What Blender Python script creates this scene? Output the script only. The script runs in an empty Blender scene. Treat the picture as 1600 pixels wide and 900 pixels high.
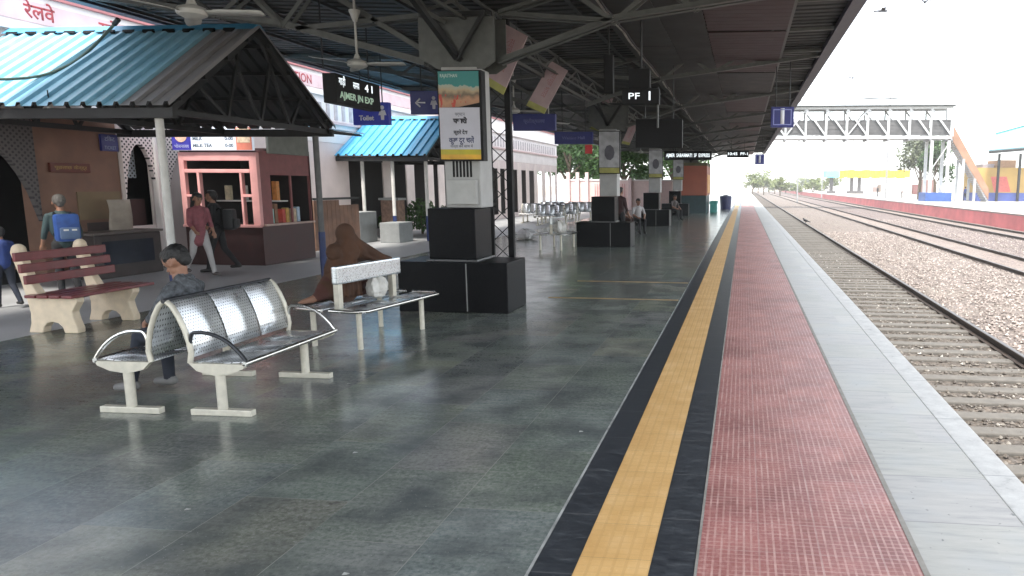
import bpy, bmesh, math, random
from math import radians, sin, cos, pi
from mathutils import Vector, Matrix
random.seed(7)
SC = bpy.context.scene
COL = SC.collection

# ------------------------------------------------------------------ camera, sky, sun, exposure
CAMH = 1.8
YAW, PITCH, ROLL, FPX, PPX = 0.10325748, 0.14494687, -0.00481837, 1100.0, 1046.64
def _axes():
    cy, sy = cos(YAW), sin(YAW)
    r = Vector((cy, sy, 0)); f = Vector((-sy, cy, 0)); u = Vector((0, 0, 1))
    cp, sp = cos(PITCH), sin(PITCH)
    f2 = f*cp - u*sp; u2 = u*cp + f*sp
    cr, sr = cos(ROLL), sin(ROLL)
    return r*cr - u2*sr, u2*cr + r*sr, f2
CR, CU, CF = _axes()
cam_d = bpy.data.cameras.new("camera"); cam = bpy.data.objects.new("camera", cam_d); COL.objects.link(cam)
cam_d.sensor_width = 36; cam_d.lens = 36*FPX/1600
cam_d.shift_x = -(PPX-800)/1600
cam_d.clip_end = 3000; cam_d.clip_start = 0.05
cam.matrix_world = Matrix(((CR.x, CU.x, -CF.x, 0), (CR.y, CU.y, -CF.y, 0), (CR.z, CU.z, -CF.z, CAMH), (0, 0, 0, 1)))
SC.camera = cam

SUNV = Vector((-0.06, -0.45, 0.89)).normalized()          # towards the sun: high, behind the camera
W = bpy.data.worlds.new("World"); SC.world = W; W.use_nodes = True
nt = W.node_tree; bg = nt.nodes["Background"]
sky = nt.nodes.new("ShaderNodeTexSky"); sky.sky_type = 'NISHITA'; sky.sun_disc = False
sky.sun_elevation = math.asin(SUNV.z); sky.sun_rotation = math.atan2(SUNV.x, SUNV.y)
sky.air_density = 1.0; sky.dust_density = 2.0; sky.ozone_density = 0.6
hz = nt.nodes.new("ShaderNodeMix"); hz.data_type = 'RGBA'; hz.inputs[0].default_value = .68; hz.inputs[7].default_value = (3.45, 3.5, 3.4, 1)   # thin bright overcast veil
nt.links.new(sky.outputs[0], hz.inputs[6]); nt.links.new(hz.outputs[2], bg.inputs[0]); bg.inputs[1].default_value = 0.15
sl = bpy.data.lights.new("sun", 'SUN'); sl.energy = 1.3; sl.angle = radians(10); sl.color = (1, .955, .88)
so = bpy.data.objects.new("sun", sl); COL.objects.link(so)
so.rotation_euler = SUNV.to_track_quat('Z', 'Y').to_euler()
SC.view_settings.view_transform = 'Standard'; SC.view_settings.look = 'None'
SC.view_settings.gamma = 1; SC.view_settings.exposure = 2.5
SC.view_settings.use_curve_mapping = False
SC.cycles.max_bounces = 8; SC.cycles.diffuse_bounces = 5; SC.cycles.glossy_bounces = 4
SC.cycles.use_denoising = True
SC.cycles.sample_clamp_indirect = 6.0

# ------------------------------------------------------------------ helpers
def _ray(px, py): return CF + CR*((px-PPX)/FPX) - CU*((py-450)/FPX)
def at(px, py, Y):                      # the point seen at a pixel at depth Y
    d = _ray(px, py); return Vector((0, 0, CAMH)) + d*(Y/d.y)
def atx(px, py, X):
    d = _ray(px, py); return Vector((0, 0, CAMH)) + d*(X/d.x)
def atz(px, py, z=0):
    d = _ray(px, py); return Vector((0, 0, CAMH)) + d*((z-CAMH)/d.z)

MATS = {}
def M(name, col, rough=.6, metal=0, var=.18, scale=6, bump=.0, bscale=60, spec=.5, emit=None, es=1, stretch=None):
    if name in MATS: return MATS[name]
    m = bpy.data.materials.new(name); m.use_nodes = True; n = m.node_tree.nodes; L = m.node_tree.links
    b = n["Principled BSDF"]; b.inputs["Metallic"].default_value = metal
    b.inputs["Specular IOR Level"].default_value = spec
    tc = n.new("ShaderNodeTexCoord"); src = tc.outputs["Object"]
    if stretch:
        mp = n.new("ShaderNodeMapping"); mp.inputs["Scale"].default_value = stretch
        L.new(src, mp.inputs[0]); src = mp.outputs[0]
    no = n.new("ShaderNodeTexNoise"); no.inputs["Scale"].default_value = scale; no.inputs["Detail"].default_value = 6
    L.new(src, no.inputs["Vector"])
    cr = n.new("ShaderNodeValToRGB")
    cr.color_ramp.elements[0].position = .3; cr.color_ramp.elements[1].position = .72
    cr.color_ramp.elements[0].color = (*[c*(1-var) for c in col], 1)
    cr.color_ramp.elements[1].color = (*[min(1, c*(1+var)) for c in col], 1)
    L.new(no.outputs["Fac"], cr.inputs[0]); L.new(cr.outputs[0], b.inputs["Base Color"])
    mr = n.new("ShaderNodeMapRange"); mr.inputs[3].default_value = max(.03, rough-.12); mr.inputs[4].default_value = min(1, rough+.12)
    L.new(no.outputs["Fac"], mr.inputs[0]); L.new(mr.outputs[0], b.inputs["Roughness"])
    if bump:
        n2 = n.new("ShaderNodeTexNoise"); n2.inputs["Scale"].default_value = bscale; n2.inputs["Detail"].default_value = 4
        L.new(src, n2.inputs["Vector"])
        bp = n.new("ShaderNodeBump"); bp.inputs["Strength"].default_value = bump; bp.inputs["Distance"].default_value = .02
        L.new(n2.outputs["Fac"], bp.inputs["Height"]); L.new(bp.outputs[0], b.inputs["Normal"])
    if emit:
        b.inputs["Emission Color"].default_value = (*emit, 1); b.inputs["Emission Strength"].default_value = es
    MATS[name] = m
    return m

class NG:                                # tiny math-node helper
    def __init__(s, name):
        s.m = bpy.data.materials.new(name); s.m.use_nodes = True; s.t = s.m.node_tree
        s.b = s.t.nodes["Principled BSDF"]
        tc = s.t.nodes.new("ShaderNodeTexCoord"); sp = s.t.nodes.new("ShaderNodeSeparateXYZ")
        s.co = tc.outputs["Object"]; s.t.links.new(s.co, sp.inputs[0]); s.x, s.y, s.z = sp.outputs
    def mt(s, op, a, b=0.0, c=None):
        n = s.t.nodes.new("ShaderNodeMath"); n.operation = op
        for i, v in enumerate([a, b] + ([c] if c is not None else [])):
            if isinstance(v, (int, float)): n.inputs[i].default_value = v
            else: s.t.links.new(v, n.inputs[i])
        return n.outputs[0]
    def vec(s, x, y, z=0.0):
        n = s.t.nodes.new("ShaderNodeCombineXYZ")
        for i, v in enumerate((x, y, z)):
            if isinstance(v, (int, float)): n.inputs[i].default_value = v
            else: s.t.links.new(v, n.inputs[i])
        return n.outputs[0]
    def white(s, v):
        n = s.t.nodes.new("ShaderNodeTexWhiteNoise"); n.noise_dimensions = '3D'; s.t.links.new(v, n.inputs["Vector"]); return n.outputs["Value"]
    def noise(s, scale, detail=6, v=None, rough=.5, dist=0):
        n = s.t.nodes.new("ShaderNodeTexNoise"); n.inputs["Scale"].default_value = scale; n.inputs["Detail"].default_value = detail
        n.inputs["Roughness"].default_value = rough; n.inputs["Distortion"].default_value = dist
        s.t.links.new(v if v is not None else s.co, n.inputs["Vector"]); return n.outputs["Fac"]
    def ramp(s, f, stops, const=False):
        n = s.t.nodes.new("ShaderNodeValToRGB"); e = n.color_ramp.elements
        if const: n.color_ramp.interpolation = 'CONSTANT'
        while len(e) < len(stops): e.new(.5)
        for k, (p, c) in zip(e, stops): k.position = p; k.color = (*c, 1)
        s.t.links.new(f, n.inputs[0]); return n.outputs[0]
    def mix(s, f, a, b, mode='MIX'):
        n = s.t.nodes.new("ShaderNodeMix"); n.data_type = 'RGBA'; n.blend_type = mode
        for i, v in ((0, f), (6, a), (7, b)):
            if isinstance(v, (int, float)): n.inputs[i].default_value = v
            elif isinstance(v, tuple): n.inputs[i].default_value = (*v, 1)
            else: s.t.links.new(v, n.inputs[i])
        return n.outputs[2]
    def out(s, col, rough, h=None, bs=.3, bd=.01, spec=.5):
        s.t.links.new(col, s.b.inputs["Base Color"])
        if isinstance(rough, (int, float)): s.b.inputs["Roughness"].default_value = rough
        else: s.t.links.new(rough, s.b.inputs["Roughness"])
        s.b.inputs["Specular IOR Level"].default_value = spec
        if h is not None:
            bp = s.t.nodes.new("ShaderNodeBump"); bp.inputs["Strength"].default_value = bs; bp.inputs["Distance"].default_value = bd
            s.t.links.new(h, bp.inputs["Height"]); s.t.links.new(bp.outputs[0], s.b.inputs["Normal"])
        return s.m
    def edge(s, u, w):                   # 1 in the joint of a unit grid
        f = s.mt('FRACT', u); a = s.mt('ABSOLUTE', s.mt('SUBTRACT', f, .5)); return s.mt('GREATER_THAN', a, .5-w)

class MB:
    def __init__(s): s.v = []; s.f = []; s.mi = []; s.cur = 0
    def add(s, vs, fs):
        o = len(s.v); s.v += [Vector(v) for v in vs]; s.f += [[i+o for i in f] for f in fs]; s.mi += [s.cur]*len(fs)
        return s
    def box(s, x0, x1, y0, y1, z0, z1):
        return s.add([(x, y, z) for z in (z0, z1) for y in (y0, y1) for x in (x0, x1)],
                     [(0, 2, 3, 1), (4, 5, 7, 6), (0, 1, 5, 4), (2, 6, 7, 3), (0, 4, 6, 2), (1, 3, 7, 5)])
    def bbox(s, x0, x1, y0, y1, z0, z1, b=.01):      # box with chamfered edges
        bm = bmesh.new(); bmesh.ops.create_cube(bm, size=1)
        for v in bm.verts: v.co = Vector(((x0+x1)/2+v.co.x*(x1-x0), (y0+y1)/2+v.co.y*(y1-y0), (z0+z1)/2+v.co.z*(z1-z0)))
        bmesh.ops.bevel(bm, geom=bm.edges[:], offset=b, segments=2, affect='EDGES', profile=.6)
        return s.frombm(bm)
    def frombm(s, bm):
        bm.verts.index_update(); s.add([v.co.copy() for v in bm.verts], [[v.index for v in f.verts] for f in bm.faces]); bm.free(); return s
    def bar(s, p, q, w, h=None, up=(0, 0, 1)):         # rectangular bar from p to q
        h = h or w; p = Vector(p); q = Vector(q); d = (q-p).normalized(); up = Vector(up)
        if abs(d.dot(up)) > .98: up = Vector((0, 1, 0)) if abs(d.y) < .9 else Vector((1, 0, 0))
        a = d.cross(up).normalized()*w/2; b = a.cross(d).normalized()*h/2
        vs = [e+i*a+j*b for e in (p, q) for i, j in ((-1, -1), (1, -1), (1, 1), (-1, 1))]
        return s.add(vs, [(3, 2, 1, 0), (4, 5, 6, 7), (0, 1, 5, 4), (1, 2, 6, 5), (2, 3, 7, 6), (3, 0, 4, 7)])
    def ang(s, p, q, w, t=.012, flip=1):               # steel angle section
        p = Vector(p); q = Vector(q); d = (q-p).normalized(); up = Vector((0, 0, 1))
        a = d.cross(up)
        if a.length < .05: a = Vector((1, 0, 0))
        a = a.normalized()*w*flip; b = a.cross(d).normalized()*w
        for k in (a, b):
            o = (b if k is a else a).normalized()*t
            vs = [e+x for e in (p, q) for x in (Vector((0, 0, 0)), k, k+o, o)]
            if k is b: vs = [v-d*.0007+o*.0013 for v in vs]
            s.add(vs, [(3, 2, 1, 0), (4, 5, 6, 7), (0, 1, 5, 4), (1, 2, 6, 5), (2, 3, 7, 6), (3, 0, 4, 7)])
        return s
    def cyl(s, p, q, r, r2=None, n=12, caps=True):
        p = Vector(p); q = Vector(q); r2 = r if r2 is None else r2; d = (q-p).normalized()
        u = d.cross(Vector((0, 0, 1)))
        if u.length < .01: u = Vector((1, 0, 0))
        u.normalize(); w = d.cross(u)
        vs = [e+(u*cos(2*pi*i/n)+w*sin(2*pi*i/n))*rr for e, rr in ((p, r), (q, r2)) for i in range(n)]
        fs = [(i, (i+1) % n, n+(i+1) % n, n+i) for i in range(n)]
        if caps: fs += [list(range(n))[::-1], list(range(n, 2*n))]
        return s.add(vs, fs)
    def tube(s, pts, r, n=8):
        pts = [Vector(p) for p in pts]; rings = []; u = None
        for i, p in enumerate(pts):
            d = (pts[min(i+1, len(pts)-1)]-pts[max(i-1, 0)]).normalized()
            if u is None:
                u = d.cross(Vector((0, 0, 1)))
                if u.length < .01: u = d.cross(Vector((0, 1, 0)))
            u = (u-d*u.dot(d)).normalized(); w = d.cross(u)
            rings += [p+(u*cos(2*pi*k/n)+w*sin(2*pi*k/n))*r for k in range(n)]
        fs = [(i*n+k, i*n+(k+1) % n, (i+1)*n+(k+1) % n, (i+1)*n+k) for i in range(len(pts)-1) for k in range(n)]
        fs += [list(range(n))[::-1], list(range((len(pts)-1)*n, len(pts)*n))]
        return s.add(rings, fs)
    def prism(s, poly, axis, a, b):                    # polygon in the other two axes, swept from a to b
        def P(u, v, t): return {'x': (t, u, v), 'y': (u, t, v), 'z': (u, v, t)}[axis]
        n = len(poly)
        return s.add([P(u, v, a) for u, v in poly]+[P(u, v, b) for u, v in poly],
                     [(i, (i+1) % n, n+(i+1) % n, n+i) for i in range(n)]+[list(range(n))[::-1], list(range(n, 2*n))])
    def lathe(s, prof, c=(0, 0, 0), n=20):
        c = Vector(c); vs = [c+Vector((r*cos(2*pi*k/n), r*sin(2*pi*k/n), z)) for r, z in prof for k in range(n)]
        fs = [(i*n+k, i*n+(k+1) % n, (i+1)*n+(k+1) % n, (i+1)*n+k) for i in range(len(prof)-1) for k in range(n)]
        return s.add(vs, fs)
    def sphere(s, c, r, seg=12, rings=8):
        r = (r, r, r) if isinstance(r, (int, float)) else r
        bm = bmesh.new(); bmesh.ops.create_uvsphere(bm, u_segments=seg, v_segments=rings, radius=1)
        for v in bm.verts: v.co = Vector((c[0]+v.co.x*r[0], c[1]+v.co.y*r[1], c[2]+v.co.z*r[2]))
        return s.frombm(bm)
    def sheet(s, rows):                                 # grid of points
        n = len(rows[0]); return s.add([p for r in rows for p in r],
            [(i*n+k, i*n+k+1, (i+1)*n+k+1, (i+1)*n+k) for i in range(len(rows)-1) for k in range(n-1)])
    def build(s, name, mat, parent=None, smooth=False, world=True):
        off = Vector((0, 0, 0)); p = parent
        if world:
            while p is not None: off += p.location; p = p.parent
        me = bpy.data.meshes.new(name); me.from_pydata([v-off for v in s.v], [], s.f)
        mats = mat if isinstance(mat, (list, tuple)) else [mat]
        for m in mats: me.materials.append(m)
        if len(mats) > 1: me.polygons.foreach_set("material_index", s.mi)
        bm = bmesh.new(); bm.from_mesh(me); bmesh.ops.recalc_face_normals(bm, faces=bm.faces[:]); bm.to_mesh(me); bm.free()
        me.update()
        if smooth:
            me.polygons.foreach_set("use_smooth", [True]*len(me.polygons)); me.set_sharp_from_angle(angle=radians(40))
        o = bpy.data.objects.new(name, me); COL.objects.link(o)
        if parent is not None: o.parent = parent
        return o
def tag(o, label, cat, group=None, kind=None):
    if label: o["label"] = label
    if cat: o["category"] = cat
    if group: o["group"] = group
    if kind: o["kind"] = kind
    return o
def T(name, label, cat, loc=(0, 0, 0), group=None, rz=0):
    o = bpy.data.objects.new(name, None); COL.objects.link(o); o.location = loc; o.rotation_euler = (0, 0, rz)
    o.empty_display_size = .2
    return tag(o, label, cat, group)
def structure(mb, name, mat): o = mb.build(name, mat); o["kind"] = "structure"; return o
def copy_tree(o, parent=None):
    c = o.copy(); COL.objects.link(c)
    if parent is not None: c.parent = parent
    for ch in list(o.children): copy_tree(ch, c)
    return c
def bez(a, b, sag, n=16):
    a = Vector(a); b = Vector(b)
    return [a.lerp(b, i/n)-Vector((0, 0, sag*4*(i/n)*(1-i/n))) for i in range(n+1)]
def text(body, size, mat, parent, c, face='-y', name="lettering", width=None, depth=.002, bold=0, center=True):
    cu = bpy.data.curves.new(name, 'FONT'); cu.body = body; cu.size = size; cu.align_x = 'CENTER' if center else 'LEFT'; cu.align_y = 'CENTER'
    cu.offset = bold; cu.resolution_u = 3
    t = bpy.data.objects.new(name, cu); COL.objects.link(t); bpy.context.view_layer.update()
    me = bpy.data.meshes.new_from_object(t.evaluated_get(bpy.context.evaluated_depsgraph_get()))
    bpy.data.objects.remove(t); bpy.data.curves.remove(cu)
    if width and len(me.vertices):
        xs = [v.co.x for v in me.vertices]; k = width/(max(xs)-min(xs))
        for v in me.vertices: v.co.x *= k
    rot = {'-y': Matrix.Rotation(pi/2, 4, 'X'), '+x': Matrix.Rotation(pi/2, 4, 'Z') @ Matrix.Rotation(pi/2, 4, 'X'),
           '-x': Matrix.Rotation(-pi/2, 4, 'Z') @ Matrix.Rotation(pi/2, 4, 'X')}[face] if isinstance(face, str) else face
    me.transform(Matrix.Translation(Vector(c)) @ rot)
    bm = bmesh.new(); bm.from_mesh(me); g = bmesh.ops.extrude_face_region(bm, geom=bm.faces[:])
    d = rot.to_3x3() @ Vector((0, 0, depth))
    for e in g["geom"]:
        if isinstance(e, bmesh.types.BMVert): e.co += d
    bm.to_mesh(me); bm.free()
    off = Vector((0, 0, 0)); p = parent
    while p is not None: off += p.location; p = p.parent
    me.transform(Matrix.Translation(-off)); me.materials.clear(); me.materials.append(mat); me.update()
    o = bpy.data.objects.new(name, me); COL.objects.link(o); o.parent = parent
    return o

# ------------------------------------------------------------------ materials
def mat_slate():
    g = NG("slate_tiles"); TX, TY = .63, .9
    u = g.mt('DIVIDE', g.mt('ADD', g.x, 20*TX+.32), TX); i = g.mt('FLOOR', u)
    v = g.mt('ADD', g.mt('DIVIDE', g.y, TY), g.mt('MULTIPLY', g.mt('MODULO', i, 2), .47)); j = g.mt('FLOOR', v)
    w = g.white(g.vec(i, j, 3.1)); w2 = g.white(g.vec(j, i, 7.7))
    base = g.ramp(w, [(0, (.155, .178, .185)), (.2, (.178, .218, .145)), (.38, (.120, .135, .138)), (.52, (.222, .236, .162)), (.66, (.215, .178, .185)), (.78, (.155, .198, .172)), (.88, (.250, .212, .158)), (.95, (.104, .112, .108))])
    streak = g.noise(1.0, 8, g.vec(g.mt('MULTIPLY', g.x, 3.0), g.mt('MULTIPLY', g.y, 22.0), w2), .65)
    cl = g.noise(2.3, 5); fine = g.noise(70, 3)
    c = g.mix(g.ramp(streak, [(.42, (0, 0, 0)), (.75, (.5, .5, .5))]), base, (.34, .34, .30)); c = g.mix(g.ramp(streak, [(.28, (.4, .4, .4)), (.46, (0, 0, 0))]), c, (.07, .076, .072)); pat = g.noise(1.1, 4); c = g.mix(g.ramp(pat, [(.35, (.5, .5, .5)), (.6, (0, 0, 0))]), c, (.100, .130, .082)); spk = g.noise(34, 6, rough=.75); c = g.mix(g.ramp(spk, [(.45, (0, 0, 0)), (.72, (.7, .7, .7))]), c, (.33, .335, .31)); c = g.mix(g.ramp(g.noise(5.5, 3, rough=.6), [(.68, (0, 0, 0)), (.74, (.55, .55, .55))]), c, (.055, .05, .045)); c = g.mix(g.ramp(spk, [(.28, (.6, .6, .6)), (.46, (0, 0, 0))]), c, (.05, .055, .06))
    c = g.mix(g.ramp(cl, [(.42, (0, 0, 0)), (.7, (0.880, 0.880, 0.880))]), c, (0.080, 0.088, 0.088))
    c = g.mix(g.mt('MULTIPLY', g.mt('GREATER_THAN', fine, .69), .5), c, (0.400, 0.400, 0.384))
    jm = g.mt('MAXIMUM', g.edge(u, .0035), g.edge(v, .0025))
    c = g.mix(g.mt('MULTIPLY', jm, g.ramp(g.noise(1.7, 2), [(.35, (0.240, 0.240, 0.240)), (.65, (1.440, 1.440, 1.440))])), c, (0.272, 0.272, 0.240))
    r = g.mt('ADD', g.mt('MULTIPLY', cl, .20), g.mt('ADD', g.mt('MULTIPLY', streak, .15), .035))
    h = g.mt('ADD', g.mt('MULTIPLY', streak, .6), g.mt('ADD', g.mt('MULTIPLY', w2, .4), g.mt('MULTIPLY', jm, -.8)))
    return g.out(c, r, h, .09, .004, .5)
def mat_darkstone():
    g = NG("black_slate_strip"); v = g.mt('DIVIDE', g.y, .6); w = g.white(g.vec(g.mt('FLOOR', v), g.mt('FLOOR', g.mt('MULTIPLY', g.x, 3)), 1))
    st = g.noise(1, 8, g.vec(g.mt('MULTIPLY', g.x, 8), g.mt('MULTIPLY', g.y, 26), w), .7)
    c = g.ramp(st, [(.25, (.014, .016, .020)), (.55, (.040, .044, .05)), (.8, (.11, .115, .12))])
    c = g.mix(g.edge(v, .006), c, (.10, .10, .10))
    return g.out(c, g.mt('ADD', g.mt('MULTIPLY', st, .3), .2), st, .3, .004)
def mat_red():
    g = NG("red_grooved_pavers"); TS = .3
    u = g.mt('DIVIDE', g.mt('ADD', g.x, .19), TS); v = g.mt('DIVIDE', g.y, TS)
    w = g.white(g.vec(g.mt('FLOOR', u), g.mt('FLOOR', v), 2))
    fu = g.mt('MULTIPLY', u, 8); fv = g.mt('MULTIPLY', v, 8)
    su = g.edge(fu, .15); sv = g.edge(fv, .13)
    n1 = g.noise(3.2, 6); n2 = g.noise(38, 5, rough=.7)
    long = g.noise(1, 5, g.vec(g.mt('MULTIPLY', g.x, 14), g.mt('MULTIPLY', g.y, 4.5), 0), .7)
    acr = g.noise(1, 5, g.vec(g.mt('MULTIPLY', g.x, 4), g.mt('MULTIPLY', g.y, 16), 4), .7)
    base = g.ramp(w, [(0, (.32, .115, .098)), (.5, (.38, .142, .120)), (1, (.44, .175, .150))])
    base = g.mix(g.ramp(n1, [(.34, (.75, .75, .75)), (.6, (0, 0, 0))]), base, (.27, .08, .076))
    base = g.mix(g.ramp(n2, [(.46, (0, 0, 0)), (.72, (.8, .8, .8))]), base, (.52, .29, .25)); base = g.mix(g.ramp(g.noise(1.1, 7, rough=.7), [(.36, (.9, .9, .9)), (.56, (0, 0, 0))]), base, (.20, .068, .060))
    ml = g.ramp(long, [(.36, (.08, .08, .08)), (.68, (.8, .8, .8))]); ma = g.ramp(acr, [(.38, (.05, .05, .05)), (.7, (.7, .7, .7))])
    c = g.mix(g.mt('MULTIPLY', su, ml), base, (.60, .39, .34))
    c = g.mix(g.mt('MULTIPLY', sv, ma), c, (.57, .35, .31))
    j = g.mt('MAXIMUM', g.edge(u, .012), g.edge(v, .012)); c = g.mix(g.mt('MULTIPLY', j, .3), c, (.36, .26, .24))
    h = g.mt('SUBTRACT', g.mt('MULTIPLY', n2, .5), g.mt('ADD', su, g.mt('ADD', sv, j)))
    return g.out(c, g.mt('ADD', g.mt('MULTIPLY', n1, .3), .32), h, .3, .004, .45)
def mat_tactile():
    g = NG("yellow_tactile"); u = g.mt('DIVIDE', g.mt('ADD', g.x, .76), .0583); v = g.mt('DIVIDE', g.y, .35); r = g.mt('DIVIDE', g.y, .058)
    n = g.noise(5, 6); n2 = g.noise(60, 4); w = g.white(g.vec(g.mt('FLOOR', v), 1, 1))
    c = g.ramp(n, [(.3, (.64, .37, .13)), (.55, (.72, .44, .17)), (.8, (.79, .52, .24))])
    c = g.mix(g.mt('MULTIPLY', w, .22), c, (.50, .26, .08))
    gr = g.mt('MAXIMUM', g.edge(u, .13), g.mt('MULTIPLY', g.edge(r, .10), .5))
    c = g.mix(g.mt('MULTIPLY', gr, .28), c, (.50, .28, .10))
    c = g.mix(g.mt('MULTIPLY', g.edge(v, .008), .4), c, (.30, .19, .08))
    c = g.mix(g.ramp(n2, [(.62, (0, 0, 0)), (.8, (.5, .5, .5))]), c, (.84, .62, .34))
    return g.out(c, .5, g.mt('MULTIPLY', gr, -1.0), .5, .006)
def mat_slab():
    g = NG("grey_edge_slabs"); v = g.mt('DIVIDE', g.y, .62); w = g.white(g.vec(g.mt('FLOOR', v), g.mt('FLOOR', g.mt('MULTIPLY', g.x, 1.55)), 1))
    st = g.noise(1, 8, g.vec(g.mt('MULTIPLY', g.x, 3), g.mt('MULTIPLY', g.y, 20), w), .65); n = g.noise(2.2, 6)
    c = g.ramp(w, [(0, (.31, .30, .27)), (.4, (.37, .355, .315)), (.7, (.33, .31, .295)), (1, (.40, .38, .34))])
    c = g.mix(g.ramp(st, [(.38, (0, 0, 0)), (.7, (.8, .8, .8))]), c, (.46, .44, .40)); c = g.mix(g.ramp(st, [(.3, (.8, .8, .8)), (.46, (0, 0, 0))]), c, (.27, .265, .25))
    c = g.mix(g.ramp(n, [(.5, (0, 0, 0)), (.72, (.55, .55, .55))]), c, (.36, .37, .37))
    c = g.mix(g.mt('GREATER_THAN', g.noise(26, 2), .72), c, (.16, .16, .15))
    c = g.mix(g.mt('MULTIPLY', g.edge(v, .006), .8), c, (.17, .17, .17))
    return g.out(c, g.mt('ADD', g.mt('MULTIPLY', st, .25), .35), st, .25, .005)
def mat_coping():
    g = NG("whitewashed_coping"); v = g.mt('DIVIDE', g.y, 1.1); n = g.noise(7, 7, rough=.7); n2 = g.noise(45, 4)
    c = g.ramp(n, [(.28, (.28, .275, .26)), (.42, (.45, .44, .42)), (.7, (.56, .55, .52))])
    c = g.mix(g.ramp(n2, [(.6, (0, 0, 0)), (.75, (.6, .6, .6))]), c, (.38, .37, .36))
    c = g.mix(g.edge(v, .004), c, (.25, .25, .25))
    return g.out(c, .65, n2, .2, .004)
def mat_ballast(nm, tint, dirt):
    g = NG(nm)
    vo = g.t.nodes.new("ShaderNodeTexVoronoi"); vo.inputs["Scale"].default_value = 14; g.t.links.new(g.co, vo.inputs["Vector"])
    vo2 = g.t.nodes.new("ShaderNodeTexVoronoi"); vo2.inputs["Scale"].default_value = 27; g.t.links.new(g.co, vo2.inputs["Vector"])
    sp = g.t.nodes.new("ShaderNodeSeparateColor"); g.t.links.new(vo.outputs["Color"], sp.inputs[0])
    c = g.ramp(sp.outputs[0], [(0, tuple(t*.55 for t in tint)), (.3, tuple(t*.85 for t in tint)), (.6, tint), (.85, (tint[0]*1.15, tint[1]*1.08, tint[2]*1.0)), (1, tuple(min(.6, t*1.5) for t in tint))])
    n = g.noise(.8, 6); c = g.mix(g.ramp(n, [(.4, (0, 0, 0)), (.66, (.75, .75, .75))]), c, dirt)
    c = g.mix(g.mt('MULTIPLY', vo.outputs["Distance"], .55), c, tuple(t*.3 for t in tint))
    h = g.mt('SUBTRACT', 1.0, g.mt('ADD', vo.outputs["Distance"], g.mt('MULTIPLY', vo2.outputs["Distance"], .5)))
    return g.out(c, .9, h, 1.0, .05, .2)
def mat_corr(nm, c0, c1):
    g = NG(nm); st = g.noise(1, 6, g.vec(g.mt('MULTIPLY', g.x, 9), g.mt('MULTIPLY', g.y, .7), 0), .6); n = g.noise(2.5, 5)
    c = g.mix(st, c0, c1); c = g.mix(g.ramp(n, [(.52, (0, 0, 0)), (.75, (.5, .5, .5))]), c, tuple(min(1, k*1.25+.03) for k in c1))
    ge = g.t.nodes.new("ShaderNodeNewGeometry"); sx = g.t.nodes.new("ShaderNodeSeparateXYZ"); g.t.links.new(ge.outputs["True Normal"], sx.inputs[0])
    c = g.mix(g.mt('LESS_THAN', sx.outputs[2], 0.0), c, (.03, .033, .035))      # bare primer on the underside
    return g.out(c, g.mt('ADD', g.mt('MULTIPLY', n, .3), .3), None)
def mat_leaf(nm, a, b):
    g = NG(nm); w = g.white(g.vec(g.mt('FLOOR', g.mt('MULTIPLY', g.x, 6)), g.mt('FLOOR', g.mt('MULTIPLY', g.y, 6)), g.mt('FLOOR', g.mt('MULTIPLY', g.z, 6))))
    c = g.mix(w, a, b); m = g.out(c, .6); g.b.inputs["Transmission Weight"].default_value = 0; return m
def mat_perf():
    g = NG("perforated_steel")
    u = g.mt('MULTIPLY', g.y, 38); v = g.mt('MULTIPLY', g.mt('ADD', g.z, g.mt('MULTIPLY', g.x, -.9)), 32)
    a = g.mt('SUBTRACT', g.mt('FRACT', g.mt('ADD', u, g.mt('MULTIPLY', g.mt('MODULO', g.mt('FLOOR', v), 2), .5))), .5); b = g.mt('SUBTRACT', g.mt('FRACT', v), .5)
    d = g.mt('SQRT', g.mt('ADD', g.mt('MULTIPLY', a, a), g.mt('MULTIPLY', b, b))); hole = g.mt('LESS_THAN', d, .19)
    n = g.noise(5, 5)
    c = g.mix(hole, g.ramp(n, [(.3, (.60, .62, .64)), (.7, (.80, .81, .82))]), (.03, .03, .035))
    m = g.out(c, g.mt('ADD', g.mt('MULTIPLY', n, .25), .17)); g.t.links.new(g.mt('MULTIPLY', g.mt('SUBTRACT', 1, hole), .72), g.b.inputs["Metallic"]); return m
def mat_mortar():
    g = NG("dirty_mortar"); n = g.noise(9, 6, rough=.7); c = g.ramp(n, [(.3, (.20, .19, .16)), (.5, (.27, .25, .22)), (.75, (.36, .33, .30))]); m = g.out(c, .9)
    return m
SLATE, DARKST, REDP, TACT, SLAB, COPING = mat_slate(), mat_darkstone(), mat_red(), mat_tactile(), mat_slab(), mat_coping()
BAL_IN = mat_ballast("track_bed_stones", (.16, .138, .12), (.14, .12, .10)); BAL_OUT = mat_ballast("ballast_stones", (.245, .208, .188), (.26, .225, .19))
BLUE1 = mat_corr("blue_corrugated_steel", (.055, .29, .50), (.10, .37, .58)); BLUE0 = mat_corr("sunlit_blue_steel", (.20, .46, .64), (.32, .58, .72)); GREYR = mat_corr("canopy_shaded_grey_sheet", (.22, .225, .25), (.33, .32, .325))  # large shed: sun glare painted into the pale blue, canopy shade into the grey
CONC = M("concrete", (.36, .36, .35), .8, var=.2, scale=3, bump=.2); FORE = M("forecourt_concrete", (.33, .335, .34), .42, var=.16, scale=1.3, bump=.1, bscale=25)
EARTH = M("dry_earth", (.34, .29, .22), .95, var=.25, scale=.4, bump=.4, bscale=8)
GREYST = M("grey_painted_steel", (.075, .08, .075), .5, var=.22, scale=9); DKST = M("dark_painted_steel", (.014, .015, .016), .55, var=.3, scale=8)
SHEET = M("canopy_sheet", (.020, .022, .021), .6, var=.22, scale=3); SHEETR = M("red_oxide_sheet", (.040, .020, .022), .6, var=.2, scale=3)
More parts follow.
